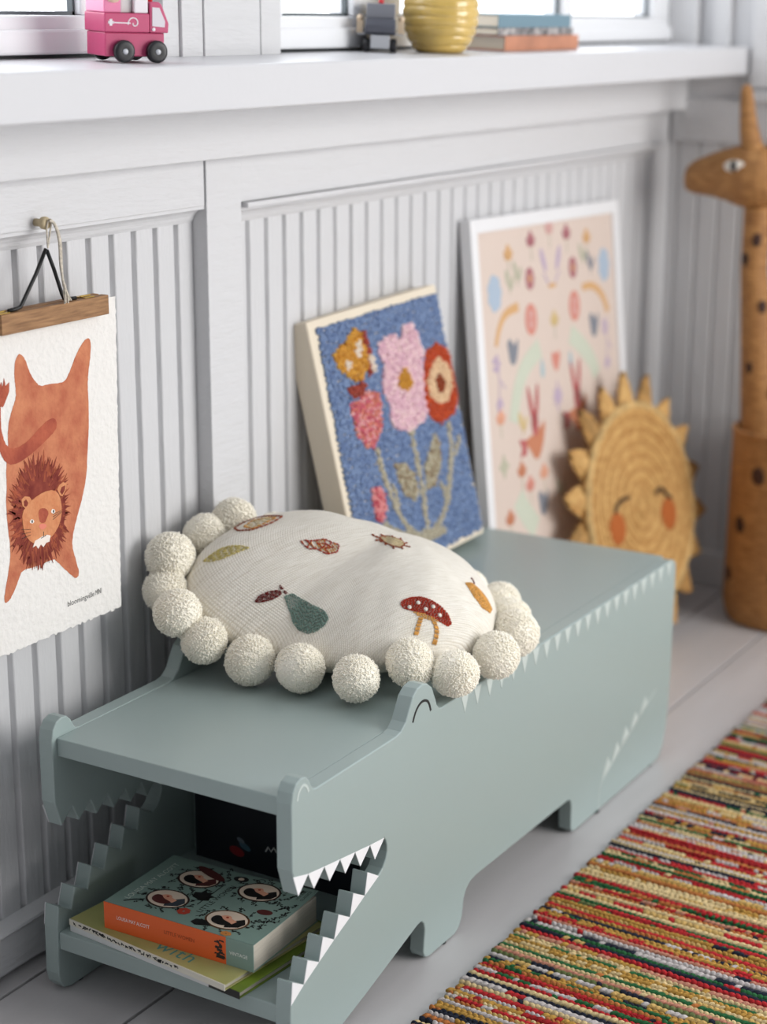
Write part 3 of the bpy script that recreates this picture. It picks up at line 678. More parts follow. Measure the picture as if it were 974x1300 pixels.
for s, t, a in ((.172, .045, .4), (.178, .075, .9), (.165, .090, -.3), (.030, .035, .9), (.088, .112, 2.0), (.185, .030, 1.8), (.185, .055, 1.2), (.178, .100, 1.4)): spray(s, t, a, 14, .026)
build('cover_foliage', m, DARK, fc)
VM = [DARK, MARO, REDP, GOLDP, CREAMP]
def vign(name, *polys):
    global m
    m = MB()
    for P, z, mi in polys: cpoly(m, P, z, mi)
    build(name, m, VM, fc)
vign('printed_castle', ([(.078, .058), (.092, .054), (.100, .058), (.098, .064), (.102, .068), (.094, .070), (.095, .076), (.088, .073), (.083, .078), (.082, .070), (.075, .068)], 0, 0))
vign('printed_ribbon', (ell(.0667, .112, .0245, .0062, 18, -.35), .0009, 1))
vign('printed_bag', (ell(.1692, .0656, .0095, .0055, 14, .1), 0, 1))
vign('printed_teapot', (ell(.103, .1185, .0095, .0062, 16), 0, 0), (ell(.103, .1185, .0038, .0032, 12), .0002, 4))
vign('printed_hoop', (strip(ell(.1265, .1235, .0048, .0048, 18), .0011), 0, 0))
vign('printed_rose', *[(ell(.0905 + .0045 * math.cos(q * .9), .0245 + .0045 * math.sin(q * .9), .0034, .0030, 10), .0002 + q * .00002, 2) for q in range(7)])
vign('printed_blossom', *[(ell(.1586 + .0038 * math.cos(q), .0062 + .0028 * math.sin(q), .0030, .0022, 10), .0002 + q * .00002, 3) for q in range(6)])
vign('printed_hat', ([(.110, .010), (.118, .006), (.135, .012), (.124, .020), (.112, .018)], .0001, 0))
vign('printed_quill', (strip([(.018, .012), (.026, .020), (.036, .026)], .0022), 0, 0))
m = MB(); m.text('VINTAGE', .0052, lambda x, y, c: CT(.187 - y, .104 + x, 0)); m.text('CLASSICS', .0052, lambda x, y, c: CT(.193 - y, .104 + x, 0)); build('publisher_lettering', m, DARK, fc)['label'] = 'small black lettering'
# dark book standing at the back of the mouth
db = thing('picture_book', 'dark navy book standing upright in the shadow at the back of the open mouth', 'book', (.44, .19, .0768), 'books inside the open jaws')
T0 = I3
m = MB(); m.box((.4345, .075, .0769), (.4365, .300, .262)); m.box((.4475, .075, .0769), (.4495, .300, .262)); m.box((.4345, .073, .0769), (.4495, .075, .262)); build('cover', m, M('navy_cover', (20, 24, 34), .5), db, bevel=.0006)
m = MB(); m.box((.4366, .0755, .079), (.4474, .297, .260)); build('pages', m, PAPER, db)
DT = lambda a, b, c: Vector((.4344 - c, a, b))
m = MB(); m.prism(ell(.238, .098, .011, .006, 14, .2), DT, 0, .0003, 0); m.prism(ell(.226, .107, .009, .004, 12, .4), DT, 0, .0003, 1); m.prism(ell(.232, .1135, .006, .003, 12, .4), DT, 0, .0003, 2)
build('cover_picture', m, [M('deep_red', (140, 30, 36), .6), M('dusk_blue', (70, 104, 120), .6), M('dusk_grey', (110, 120, 130), .6)], db)
m = MB(); m.prism(strip([(.196, .108), (.192, .115), (.188, .110), (.184, .116), (.180, .111)], .0022), DT, 0, .0003); build('cover_lettering', m, M('grey_print', (190, 190, 188), .6), db)

# ------------------------------------------------------------------ lion poster
PY = .362
PT = lambda a, b, c: Vector((a, PY - c, b))
po = thing('hanging_poster', 'deckle-edged paper print of an upside-down lion hanging from a wooden clamp bar', 'poster', (.285, .36, .77))
rnd = random.Random(2); pts = []
def deck(a, b, n, amp):
    for k in range(n):
        f = k / n; pts.append((a[0] + (b[0] - a[0]) * f + rnd.uniform(-amp, amp), a[1] + (b[1] - a[1]) * f + rnd.uniform(-amp, amp)))
deck((.1795, .764), (.1765, .4005), 90, .0007); deck((.1765, .4005), (.3845, .4003), 60, .0016); deck((.3845, .4003), (.3950, .764), 90, .0009); deck((.3950, .764), (.1795, .764), 8, 0)
m = MB(); m.prism(pts, PT, -.0012, 0)
pap = build('paper', m, M('handmade_paper', (233, 230, 226), .95, bump=1.0, bscale=150, spec=.1), po)
m = MB(); m.box((.1975, .350, .7485), (.3690, .3603, .7700)); m.box((.1975, .3636, .7485), (.3690, .3730, .7700))
bar = build('clamp_bar', m, wood_mat('walnut_stained_wood', (168, 126, 84), (122, 84, 50), (3, 12, 30)), po, bevel=.0008); bar['label'] = 'brown wooden clamp bar'
for x0 in (.199, .3335):
    m = MB(); m.box((x0, .3535, .7700), (x0 + .016, .3592, .7709)); m.tube([(x0, .3605, .7712), (x0 + .016, .3605, .7712)], .0011, 8); m.box((x0, .3622, .7700), (x0 + .016, .3690, .7709))
    build('hinge', m, M('brass', (200, 168, 92), .3, metal=1.0), bar)['label'] = 'small brass hinge'
m = MB()
m.tube([(.216, .357, .7718), (.228, .357, .7722), (.2345, .357, .7735), (.2385, .357, .7780), (.262, .358, .8050), (.2800, .359, .8290)], .0021, 10)
m.tube([(.322, .357, .7718), (.312, .357, .7722), (.3030, .357, .7735), (.3000, .357, .7790), (.290, .358, .8070), (.2815, .359, .8275)], .0021, 10)
build('wire_hanger', m, BLACKP, po, smooth=True)['label'] = 'black bent wire hanger'
STR = M('jute_string', (222, 212, 196), .9, var=.2, vscale=300)
m = MB()
def cord(p, r): m.tube(smoothp([tuple(q) for q in p], 2, False), r, 6)
cord([(.2805, .3565, .8300), (.2795, .356, .8420), (.2795, .356, .8530), (.2825, .3555, .8605), (.2870, .3555, .8570), (.2840, .3562, .8440), (.2812, .357, .8310)], .0010)
cord([(.2830, .354, .8600), (.2890, .353, .8560), (.2940, .352, .8440), (.2950, .351, .8320), (.2935, .350, .8150), (.2930, .3495, .8000), (.2945, .349, .7880)], .0014)
cord([(.2815, .3535, .8590), (.2870, .3525, .8570), (.2925, .3515, .8430), (.2930, .351, .8300), (.2915, .350, .8150), (.2920, .3485, .7980), (.2950, .348, .7860)], .0014)
for k in range(14):
    a = rnd.uniform(-1, 1); cord([(.2945, .3475, .7890), (.2950 + a * .003, .3475 + rnd.uniform(-.002, .001), .7815), (.2965 + a * .0055, .347 + rnd.uniform(-.002, .0), .7720 + rnd.uniform(-.002, .004))], .0009)
m.blob((.2945, .348, .789), ((.002, 0, 0), (0, .002, 0), (0, 0, .0025)), 10, 6)
build('string', m, STR, po, smooth=True)['label'] = 'pale knotted string with frayed tassel'
peg = MB(); peg.lathe([(.0042, 0), (.0042, .009), (.0066, .0102), (.0070, .0135), (.0064, .0158), (.004, .0168)], None, 20, T=lambda a, b, c: Vector((.2825 + a, .374 - c, .8560 + b)))
tag(build('wall_peg', peg, M('birch_wood', (206, 188, 152), .6, var=.15, vscale=40), smooth=True), 'small round birch peg on the white rail holding the poster string', 'peg')
# lion
LB = M('lion_orange', (204, 134, 100), .9, var=.3, vscale=45, rgb2=(180, 104, 80), bump=.8, bscale=180, spec=.1)
LD = M('lion_rust', (186, 102, 78), .9, var=.3, vscale=34, rgb2=(150, 74, 62), bump=.8, bscale=180, spec=.1)
LM1 = M('mane_dark', (150, 78, 64), .9, var=.3, vscale=60, rgb2=(114, 50, 46), spec=.1); LM2 = M('mane_mid', (172, 92, 68), .9, var=.2, vscale=60, spec=.1)
LF = M('lion_face', (216, 152, 110), .9, var=.2, vscale=50, rgb2=(200, 126, 88), bump=.6, bscale=180, spec=.1)
def pprint(name, polys, mat, z, par=pap):
    m = MB()
    for i, P in enumerate(polys):
        P, mi = (P if isinstance(P, tuple) else (P, 0)); m.prism(P, PT, .0001, z + mi * .0001, mi)
    return build(name, m, mat, par)
def fuzz(P, amp, sub, seed=1):
    r = random.Random(seed); out = []
    for i in range(len(P)):
        a, b = P[i], P[(i + 1) % len(P)]
        for k in range(sub): f = k / sub; out.append((a[0] + (b[0] - a[0]) * f + r.uniform(-amp, amp), a[1] + (b[1] - a[1]) * f + r.uniform(-amp, amp)))
    return out
pprint('lion_body', [fuzz(smoothp(D('lion_body'), 1), .0003, 3)], LB, .0003)
pprint('lion_tail', [fuzz(smoothp(D('lion_tail'), 1), .0003, 2), fuzz(D('lion_tuft'), .0003, 2)], LD, .0005)
LP = D('lion_pts'); (mx_, mz_) = LP[0]
polys = []; rnd = random.Random(4)
polys.append((ell(mx_ - .001, mz_ + .001, .042, .054, 40), 0))
for k in range(420):
    a = rnd.uniform(0, 2 * PI); f = rnd.uniform(.6, 1.0); bx_, bz_ = mx_ - .001 + .0425 * f * math.cos(a), mz_ + .001 + .055 * f * math.sin(a)
    da = a + rnd.uniform(-.35, .35); L_ = rnd.uniform(.010, .017); w = rnd.uniform(.0012, .0022)
    tx, tz = bx_ + L_ * .75 * math.cos(da), bz_ + L_ * math.sin(da); px_, pz_ = -math.sin(da) * w, math.cos(da) * w
    polys.append(([(bx_ - px_, bz_ - pz_), (bx_ + px_, bz_ + pz_), (tx, tz)], 1 if rnd.random() < .35 else 0))
m = MB()
for i, (P, mi) in enumerate(polys): m.prism(P, PT, .0004, .0006 + (i % 40) * .000008, mi)
build('lion_mane', m, [LM1, LM2], pap)
for q in 'ab': pprint('lion_ear', [(D('ear_' + q), 0), (D('ear_' + q + 'i'), 1)], [LF, LM1], .0011)
pprint('lion_face', [smoothp(D('lion_face'), 1)], LF, .00125)
pprint('lion_nose', [(smoothp(D('nose_b'), 1), 0), (smoothp(D('nose'), 1), 1)], [LD, M('nose_pink', (222, 130, 110), .8)], .0014)
pprint('lion_beard', [D('beard')], M('beard_white', (236, 224, 214), .9), .0014)
for q in (0, 1): pprint('lion_eye', [(D('eye_' + 'ab'[q]), 0), (ell(LP[1 + q][0], LP[1 + q][1], .0012, .0018, 10), 1)], [M('eye_white', (240, 232, 224), .8), BLACKP], .00145)
wk = []
for (c, sgn) in ((LP[5], -1), (LP[7], 1)):
    for k in range(3): wk.append(strip([(c[0], c[1] + .003 * (k - 1)), (c[0] + sgn * .014, c[1] + .003 * (k - 1) + (-.003 + .002 * k) * (1 if sgn < 0 else -1) + .002)], .0006, .0003))
wk += [strip([LP[3], LP[4]], .0007), strip([(LP[4][0] - .004, LP[4][1] - .0005), LP[4], (LP[4][0] + .004, LP[4][1] + .001)], .0007)]
pprint('lion_whiskers', wk, BLACKP, .0015)
m = MB(); m.text('bloomingville', .0088, lambda x, y, c: PT(.2915 + x, .4265 + y, .0002)); m.text('MINI', .0088, lambda x, y, c: PT(.3395 + x * .62, .4268 + y, .0002))
build('maker_lettering', m, BLACKP, pap)['label'] = 'small black lettering'

# ------------------------------------------------------------------ tufted flower canvas
qc = list(DATA['canvas_q']); qc[2] = .3075
o_, u_, v_, n_ = plane_axes(qc); CVT = frame(o_, u_, v_, n_); CW, CH = qc[6], qc[7]
cv = thing('flower_wall_art', 'blue tufted canvas with flowers leaning on the wall atop the bench', 'wall art', tuple(CVT(CW / 2, 0, -.02)))
m = MB(); m.box((0, 0, -.038), (CW, CH, 0), T=CVT); build('canvas', m, M('cream_canvas', (226, 214, 194), .9, bump=.3, bscale=500), cv, bevel=.0025, seg=3)['label'] = 'cream canvas over a deep stretcher'
F0 = [(.0175, .3665), (CW - .006, .3665), (CW - .005, .0085), (.0075, .0085)]
def cd(k): return D('cv_' + k)
def wide(l, w): return strip(smoothp(l, 2, False), w)
regions = [('flower_centre', (204, 150, 60), [cd('pinkc')], .0085), ('white_petal', (232, 220, 206), [ell(x, y, .0065, .0075, 12) for x, y in cd('whites')], .0085),
    ('orange_flower_centre', (150, 70, 40), [cd('oc')], .0085), ('orange_flower_ring', (226, 196, 160), [cd('oring')], .0075), ('orange_flower', (196, 84, 46), [cd('orange')], .0070),
    ('yellow_flower', (206, 150, 52), [cd('yellow')], .0075), ('yellow_flower_edge', (160, 72, 58), [cd('redacc'), cd('calyx')], .0070), ('pink_flower', (226, 190, 200), [cd('pink')], .0070),
    ('pink_tulip', (204, 100, 112), [cd('tulip')], .0070), ('pink_bud', (204, 100, 112), [cd('bud')], .0070), ('leaf', (170, 160, 136), [cd('leafa')], .0065), ('upright_leaf', (170, 160, 136), [cd('leafb')], .0065),
    ('flower_stem', (184, 176, 156), [wide(cd(k), w) for k, w in (('stem1', .009), ('stem2', .010), ('stem3', .010), ('twig', .007), ('twig2', .007), ('twig3', .008), ('budst', .008))] + [cd('base')], .0060),
    ('tufted_ground', (88, 112, 160), [F0], .0045)]
pal = {'pink_bud': [(196, 84, 100), (222, 150, 150)], 'upright_leaf': [(190, 182, 160), (174, 164, 140), (156, 138, 114)], 'pink_tulip': [(204, 104, 120), (226, 172, 172), (212, 132, 116)], 'leaf': [(190, 182, 160), (174, 164, 140), (156, 138, 114)], 'tufted_ground': [(116, 136, 172), (104, 124, 162), (128, 148, 182)],
       'pink_flower': [(228, 194, 204), (220, 180, 194), (236, 208, 210)], 'orange_flower': [(198, 84, 46), (184, 74, 42)], 'yellow_flower': [(216, 164, 72), (200, 142, 56)]}
mbs = {r[0]: MB() for r in regions}; rnd = random.Random(9)
regs = [(nm, [(min(p[0] for p in P), max(p[0] for p in P), min(p[1] for p in P), max(p[1] for p in P), P) for P in Ps], h) for nm, c, Ps, h in regions]
pit = .0047; yy = .0085; row = 0
while yy < .3665:
    xx = .0075 + (pit / 2 if row % 2 else 0)
    while xx < CW - .005:
        a, b = xx + rnd.uniform(-.0012, .0012), yy + rnd.uniform(-.0012, .0012)
        for nm, Ps, h in regs:
            if any(x0 <= a <= x1 and y0 <= b <= y1 and inpoly(a, b, P) for x0, x1, y0, y1, P in Ps):
                t_ = rnd.uniform(0, PI); r1, r2 = rnd.uniform(.0030, .0042), rnd.uniform(.0020, .0027)
                A = (u_ * math.cos(t_) + v_ * math.sin(t_)) * r1; Bv = (v_ * math.cos(t_) - u_ * math.sin(t_)) * r2
                hh = h * rnd.uniform(.8, 1.15)
                mbs[nm].blob(CVT(a, b, hh * .35), (A, Bv, n_ * hh * .65), 7, 5, rnd.randrange(len(pal.get(nm, [0])))); break
        xx += pit
    yy += pit * .9; row += 1
for nm, c, Ps, h in regions:
    cl = pal.get(nm, [c]); build(nm, mbs[nm], [M('%s_wool_%d' % (nm, i), q, .95, spec=.1, sheen=.15) for i, q in enumerate(cl)], cv, smooth=True)

# ------------------------------------------------------------------ framed print behind the bench
qf = list(DATA['frame_q']); qf[2] = .0125; qf[0] += .000
o_, u_, v_, n_ = plane_axes(qf); FT = frame(o_, u_, v_, n_); FW, FH = qf[6], qf[7]
fp = thing('framed_print', 'large pale pink print of birds and flowers in a thin white frame', 'framed print', tuple(FT(FW / 2, 0, -.01)))
m = MB(); wd = .022
m.box((0, 0, -.020), (wd, FH, 0), T=FT); m.box((FW - wd, 0, -.020), (FW, FH, 0), T=FT); m.box((wd, 0, -.020), (FW - wd, wd, 0), T=FT); m.box((wd, FH - wd, -.020), (FW - wd, FH, 0), T=FT)
build('frame', m, M('white_frame_paint', (232, 232, 234), .4), fp, bevel=.0012)
m = MB(); m.box((wd, wd, -.010), (FW - wd, FH - wd, -.005), T=FT); pr_ = build('print', m, M('blush_paper', (214, 197, 186), .6), fp)
cols = dict(gold=(206, 152, 88), plum=(150, 70, 84), rose=(204, 150, 146), blue=(150, 178, 206), sage=(168, 172, 146), slate=(92, 104, 122), lilac=(170, 150, 186), coral=(204, 112, 96), lemon=(204, 176, 104), mint=(192, 206, 186), sky=(150, 184, 196), rust=(186, 98, 58), peach=(222, 146, 112), brick=(170, 58, 62))
CK = list(cols); PMM = [M('print_' + c, tuple(.72 * q + .28 * p for q, p in zip(cols[c], (214, 197, 186))), .7) for c in CK]
def pl(c, P, z=0): mo.prism(P, FT, -.0049 + z, -.0046 + z, CK.index(c))
MOT = dict(bud='printed_flower', blob='printed_blossom', blob2='printed_star', leaf='printed_leaf', dot2='printed_flower', wing='printed_wings', arc='printed_feather', ring='printed_ring', bird='printed_bird', sprig='printed_sprig', rain='printed_arch', rain2='printed_arch', heart='printed_heart', drop='printed_drop', snow='printed_star', dove='printed_dove')
for k, c, a, b in DATA['motifs']:
    a, b = a / 1e4, b / 1e4; mo = MB()
    if k == 'bud':
        pl(c, smoothp([(a, b + .024), (a + .011, b + .008), (a + .007, b - .006), (a - .007, b - .006), (a - .011, b + .008)], 2)); pl(c, ell(a - .010, b + .002, .004, .009, 10, .5)); pl(c, ell(a + .010, b + .002, .004, .009, 10, -.5)); pl('sage', strip([(a, b - .006), (a, b - .028)], .0025))
    elif k == 'blob':
        for q in range(7): pl(c, ell(a + .012 * math.cos(q * .9), b + .018 * math.sin(q * .9), .012, .012, 14), q * .00001)
        pl(c, ell(a, b, .012, .016, 14), .0001)
    elif k == 'blob2': pl(c, smoothp([(a - .02, b), (a - .006, b + .008), (a, b + .024), (a + .006, b + .008), (a + .02, b), (a + .006, b - .008), (a, b - .024), (a - .006, b - .008)], 1))
    elif k == 'leaf': pl(c, ell(a - .006, b + .004, .006, .016, 14, .35)); pl(c, ell(a + .009, b - .004, .005, .013, 14, -.5)); pl(c, strip([(a, b + .01), (a, b - .022)], .002))
    elif k == 'dot2':
        for q in range(8): pl(c, ell(a + .010 * math.cos(q * PI / 4), b + .013 * math.sin(q * PI / 4), .0062, .0062, 10), q * .00001)
        pl('gold', ell(a, b, .005, .006, 12), .0003)
    elif k == 'wing':
        for s_ in (-1, 1): pl(c, ell(a + s_ * .028, b + .010, .007, .022, 14, s_ * -.4)); pl(c, strip([(a + s_ * .012, b - .03), (a + s_ * .030, b - .012)], .004))
        pl('gold', ell(a, b - .034, .016, .004, 12))
    elif k == 'arc':
        s_ = 1 if a < .25 else -1
        P = [(a + s_ * (-.040 + .075 * math.sin(t_)), b - .050 + .10 * (1 - math.cos(t_))) for t_ in (i * PI / 16 for i in range(9))]
        pl(c, strip(P, .012, .016))
        for q in range(3): pl(c, ell(P[-1][0] + s_ * .004, P[-1][1] + .008 * (q - 1), .008, .005, 8, .5 * q), .0001 * q)
    elif k == 'ring':
        pl(c, ell(a, b, .021, .026, 24)); pl('rose', ell(a, b, .011, .015, 20), .0002); pl(c, ell(a, b, .005, .007, 12), .0004)
    elif k == 'bird':
        pl(c, smoothp([(a - .020, b + .014), (a - .008, b + .020), (a + .004, b + .004), (a + .020, b + .020), (a + .016, b - .006), (a + .004, b - .026), (a - .012, b - .022), (a - .016, b - .002)], 1))
    elif k == 'sprig':
        pl(c, strip([(a - .006, b + .030), (a + .002, b), (a + .020, b - .016)], .003)); pl(c, strip([(a + .002, b), (a - .004, b - .04)], .003))
        for q in range(5): pl(c, ell(a - .006 + .008 * math.cos(q * 1.3), b + .026 + .010 * math.sin(q * 1.3), .006, .005, 8), q * .00002); pl(c, ell(a - .002 + .006 * math.cos(q), b - .04 + .007 * math.sin(q), .005, .005, 8), q * .00002)
    elif k == 'rain':
        s_ = 1 if a < .25 else -1
        P = [(a + s_ * (-.045 + .085 * math.sin(t_)), b - .105 + .19 * (1 - math.cos(t_)) * .9) for t_ in (i * PI / 16 for i in range(9))]
        pl(c, strip(P, .034))
    elif k == 'rain2': pl(c, strip([(a - .02, b + .05), (a + .01, b + .01), (a + .06, b - .04)], .04))
    elif k == 'heart': pl(c, smoothp([(a, b - .024), (a + .018, b + .004), (a + .012, b + .018), (a, b + .010), (a - .012, b + .018), (a - .018, b + .004)], 1))
    elif k == 'drop': pl(c, smoothp([(a, b + .024), (a + .010, b - .004), (a, b - .018), (a - .010, b - .004)], 2))
    elif k == 'snow':
        for q in range(4): pl(c, ell(a, b, .004, .028 if q == 0 else .020, 10, q * PI / 4), q * .00004)
    elif k == 'dove':
        pl('rust', smoothp([(a - .040, b + .006), (a - .022, b - .006), (a + .004, b - .036), (a + .030, b - .012), (a + .044, b + .034), (a + .020, b + .018), (a - .020, b + .010)], 1))
        pl('brick', [(a - .056, b + .012), (a - .030, b + .008), (a - .030, b - .016), (a - .054, b - .018), (a - .046, b - .004)], .0002)
        for s_ in (-1, 1): pl('brick', smoothp([(a + .002, b + .016), (a + s_ * .016 + .004, b + .050), (a + s_ * .022 + .002, b + .098), (a + s_ * .010 + .002, b + .085), (a + .006, b + .040)], 1), .0003)
        pl('brick', ell(a + .004, b + .030, .012, .022, 12), .0003)
    build(MOT[k], mo, PMM, pr_)
for nm, c, w0, w1 in (('gold_l', 'gold', .010, .016), ('gold_r', 'gold', .012, .016), ('mint_l', 'mint', .030, .034), ('mint_r', 'mint', .034, .030), ('mint_b', 'mint', .040, .040)):
    mo = MB(); pl(c, strip(smoothp(D('arc_' + nm), 2, False), w0, w1), -.00008); build('printed_arch', mo, PMM, pr_)
m = MB(); m.box((wd - .002, wd - .002, -.020), (FW - wd + .002, FH - wd + .002, -.011), T=FT); build('backing_board', m, M('fibreboard', (140, 112, 84), .9), fp)

# ------------------------------------------------------------------ seagrass sun
so, su, sv, sn = plane_axes([1.66, .2, .0, -.1, .21, 0]); ST = frame(so, su, sv, sn)
sc_ = (-.006, .2500)
sun = thing('seagrass_sun', 'braided seagrass sun with smiling sleepy face leaning against the print behind the bench', 'wall ornament', tuple(ST(0, 0, 0)))
SG = M('seagrass', (216, 176, 112), .8, var=.35, vscale=70, rgb2=(188, 142, 82), bump=.6, bscale=260, stretch=(1, 1, 1)); SGD = M('seagrass_dark', (196, 150, 88), .85, var=.3, vscale=60, bump=.6, bscale=260)
m = MB(); prof = [(.0, .010)]; r = .004
while r < .172:
    for f in range(6): prof.append((r + .0115 * f / 6, .006 + .0055 * abs(math.sin(PI * f / 6))))
    r += .0115
prof += [(r, .006), (r + .003, .0), (r - .002, -.008), (0, -.008)]
rings = []
for ri, zi in prof:
    ring = []
    for k in range(96):
        t_ = 2 * PI * k / 96; tw = .0016 * math.sin(48 * t_ + ri * 900) if zi > .005 and ri > .01 else 0
        ring.append(ST(sc_[0] + ri * math.cos(t_), sc_[1] + ri * math.sin(t_), zi + tw))
    rings.append(ring)
m.loft(rings)
for i in range(len(m.f)): m.m[i] = 1 if (i // 96 // 6) % 2 else 0
build('face_disc', m, [SG, M('seagrass_shade', (204, 160, 98), .8, var=.35, vscale=80, rgb2=(170, 124, 66), bump=.6, bscale=260)], sun, smooth=True)
m = MB(); P = [ST(sc_[0] + .177 * math.cos(t_), sc_[1] + .177 * math.sin(t_), .006) for t_ in (2 * PI * k / 96 for k in range(97))]
m.tube(P, [.0075 + .0012 * math.sin(k * 2.1) for k in range(97)], 8); build('braided_rim', m, M('seagrass_light', (222, 184, 122), .8, var=.25, vscale=60, bump=.6, bscale=260), sun, smooth=True)
NRY = 18
for k in range(NRY):
    t_ = 2 * PI * (k + .3) / NRY; er = Vector((math.cos(t_), math.sin(t_))); et = Vector((-math.sin(t_), math.cos(t_)))
    L_ = .064 + .006 * math.sin(k * 2.3); m = MB(); rings = []
    for i in range(11):
        f = i / 10; w = .0285 * (1 - f ** 1.7) + .0025; th_ = .0105 * (1 - .55 * f); ring = []
        for j in range(14):
            g = 2 * PI * j / 14; x_, z_ = w * math.cos(g), th_ * math.sin(g) - .010 * abs(math.cos(g)) * (1 if math.sin(g) > 0 else -.3)
            rr = .170 + L_ * f + .0012 * math.sin(f * 40 + j)
            p = er * rr + et * x_; ring.append(ST(sc_[0] + p.x, sc_[1] + p.y, z_ + .0015 * math.sin(f * 38 + abs(math.cos(g)) * 6)))
        rings.append(ring)
    m.loft(rings); build('ray', m, SG if k % 3 else SGD, sun, smooth=True)
EYE = M('dark_thread', (72, 50, 30), .8)
for key in ('sun_eye_l', 'sun_eye_r'):
    m = MB(); m.tube([ST(a, b, .0125) for a, b in smoothp(D(key), 2, False)], .0036, 8)
    build('closed_eye', m, EYE, sun, smooth=True)['label'] = 'dark stitched closed eye'
for a, b in D('sun_cheek'):
    m = MB(); m.blob(ST(a, b, .0105), (su * .027, sv * .029, sn * .0045), 24, 8)
    build('cheek', m, M('terracotta_felt', (172, 92, 38), .9), sun, smooth=True)['label'] = 'round terracotta cheek'

# ------------------------------------------------------------------ giraffe basket
gx, gy = 1.915, .062
gf = thing('giraffe_basket', 'tall woven wicker basket shaped like a giraffe with dark spots in the corner', 'basket', (gx, gy, 0))
WK = M('wicker', (184, 134, 78), .6, var=.35, vscale=45, rgb2=(146, 98, 52), bump=.5, bscale=300, stretch=(1, 1, 4)); WKD = M('wicker_dark', (66, 34, 20), .7, var=.3, vscale=60); WKL = M('wicker_pale', (190, 134, 78), .6, var=.25, vscale=60)
def weave(z, k, n, pit, amp): return amp * abs(math.sin(PI * z / pit)) + amp * .5 * math.sin(k * PI) * 0
def wlathe(prof, n, pit, amp, cx, cy):
    rings = []
    for r_, z in prof:
        ring = []
        for k in range(n):
            t_ = 2 * PI * k / n; row = int(z / pit); w = amp * abs(math.sin(PI * z / pit)) * (1 + .5 * math.cos(k * PI + row * PI))
            ring.append(Vector((cx + (r_ + w) * math.cos(t_), cy + (r_ + w) * math.sin(t_), z)))
        rings.append(ring)
    return rings
m = MB(); prof = []; z = .004
while z < .352:
    r_ = .100 + .0125 * min(1, z / .035) ** .5 - .003 * (z / .36); prof.append((r_, z)); z += .0012
rings = wlathe(prof, 96, .0062, .0014, gx, gy)
inner = [[Vector((gx + (.1035) * math.cos(2 * PI * k / 96), gy + .1035 * math.sin(2 * PI * k / 96), zz)) for k in range(96)] for zz in (.352, .20, .018)]
m.loft([[Vector((gx, gy, .004))] * 96] + rings + inner + [[Vector((gx, gy, .018))] * 96], caps=False)
bk = build('basket', m, WK, gf, smooth=True)
m = MB(); m.tube([(gx + .1085 * math.cos(t_), gy + .1085 * math.sin(t_), .354 + .004 * math.cos(t_ - 3.5)) for t_ in (2 * PI * k / 64 for k in range(65))], .0052, 8); build('basket_rim', m, WKL, gf, smooth=True)
# neck rises from the rim; head is one woven form
m = MB(); rings = []; z = .19; pit = .0062
while z <= .745:
    f = (z - .19) / .555; r_ = .050 - .027 * min(1, max(0, (f - .05) / .75)) ** .8; cx = gx + .006; cy = .108 + .052 * min(1, f / .8); ring = []
    for k in range(40):
        t_ = 2 * PI * k / 40; w = .0012 * abs(math.sin(PI * z / pit)); ring.append(Vector((cx + (r_ + w) * math.cos(t_), cy + (r_ + w) * math.sin(t_), z)))
    rings.append(ring); z += .0012
m.loft(rings); build('neck', m, WK, gf, smooth=True)
hp = [(.296, .788, .010, .010), (.292, .790, .022, .022), (.280, .793, .029, .029), (.262, .796, .034, .034), (.240, .799, .038, .040), (.218, .800, .042, .046), (.196, .799, .046, .053), (.172, .797, .048, .056), (.150, .795, .046, .053), (.132, .793, .038, .044), (.118, .791, .026, .030), (.112, .790, .010, .012)]
hp2 = []
for i in range(len(hp) - 1):
    for q in range(8): hp2.append(tuple(hp[i][j] + (hp[i + 1][j] - hp[i][j]) * q / 8 for j in range(4)))
hp2.append(hp[-1]); m = MB(); rings = []
for i, (yy, zz, rx, rz) in enumerate(hp2):
    ring = []
    for k in range(64):
        t_ = 2 * PI * k / 64; w = .0011 * abs(math.sin(PI * (zz + rz * math.sin(t_)) / .0058)); ring.append(Vector((gx + .006 + (rx + w) * math.cos(t_), yy, zz + (rz + w * .4) * math.sin(t_))))
    rings.append(ring)
m.loft(rings); hd = build('head', m, WK, gf, smooth=True)
def cone(name, pts, rad):
    m = MB(); R = []; P = [Vector(p) for p in smoothp(pts, 2, False)]
    n = len(P); rr = [rad[0] + (rad[1] - rad[0]) * i / (n - 1) for i in range(n)]
    PP, RR = [], []
    for i in range(n - 1):
        for q in range(6): f = q / 6; PP.append(P[i].lerp(P[i + 1], f)); z = PP[-1].z; RR.append(rr[i] + (rr[i + 1] - rr[i]) * f + .001 * abs(math.sin(PI * z / .0058)))
    PP += [P[-1], P[-1] + (P[-1] - P[-2]).normalized() * .004]; RR += [rr[-1], rr[-1] * .5]
    m.tube(PP, RR, 20); return build(name, m, WK, hd, smooth=True)
cone('ear', [(gx + .004, .172, .835), (gx + .002, .184, .885), (gx, .190, .952)], (.0225, .0075))
cone('ear', [(gx + .030, .140, .830), (gx + .032, .133, .880), (gx + .034, .138, .955)], (.0215, .0075))
def on_head(px, py, pz):   # nearest point on the camera-side flank at (y, z)
    best = min(hp2, key=lambda h: abs(h[0] - py)); s = min(.98, abs(pz - best[1]) / best[3]); return Vector((gx + .006 - best[2] * math.sqrt(1 - s * s) - .0015, py, pz))
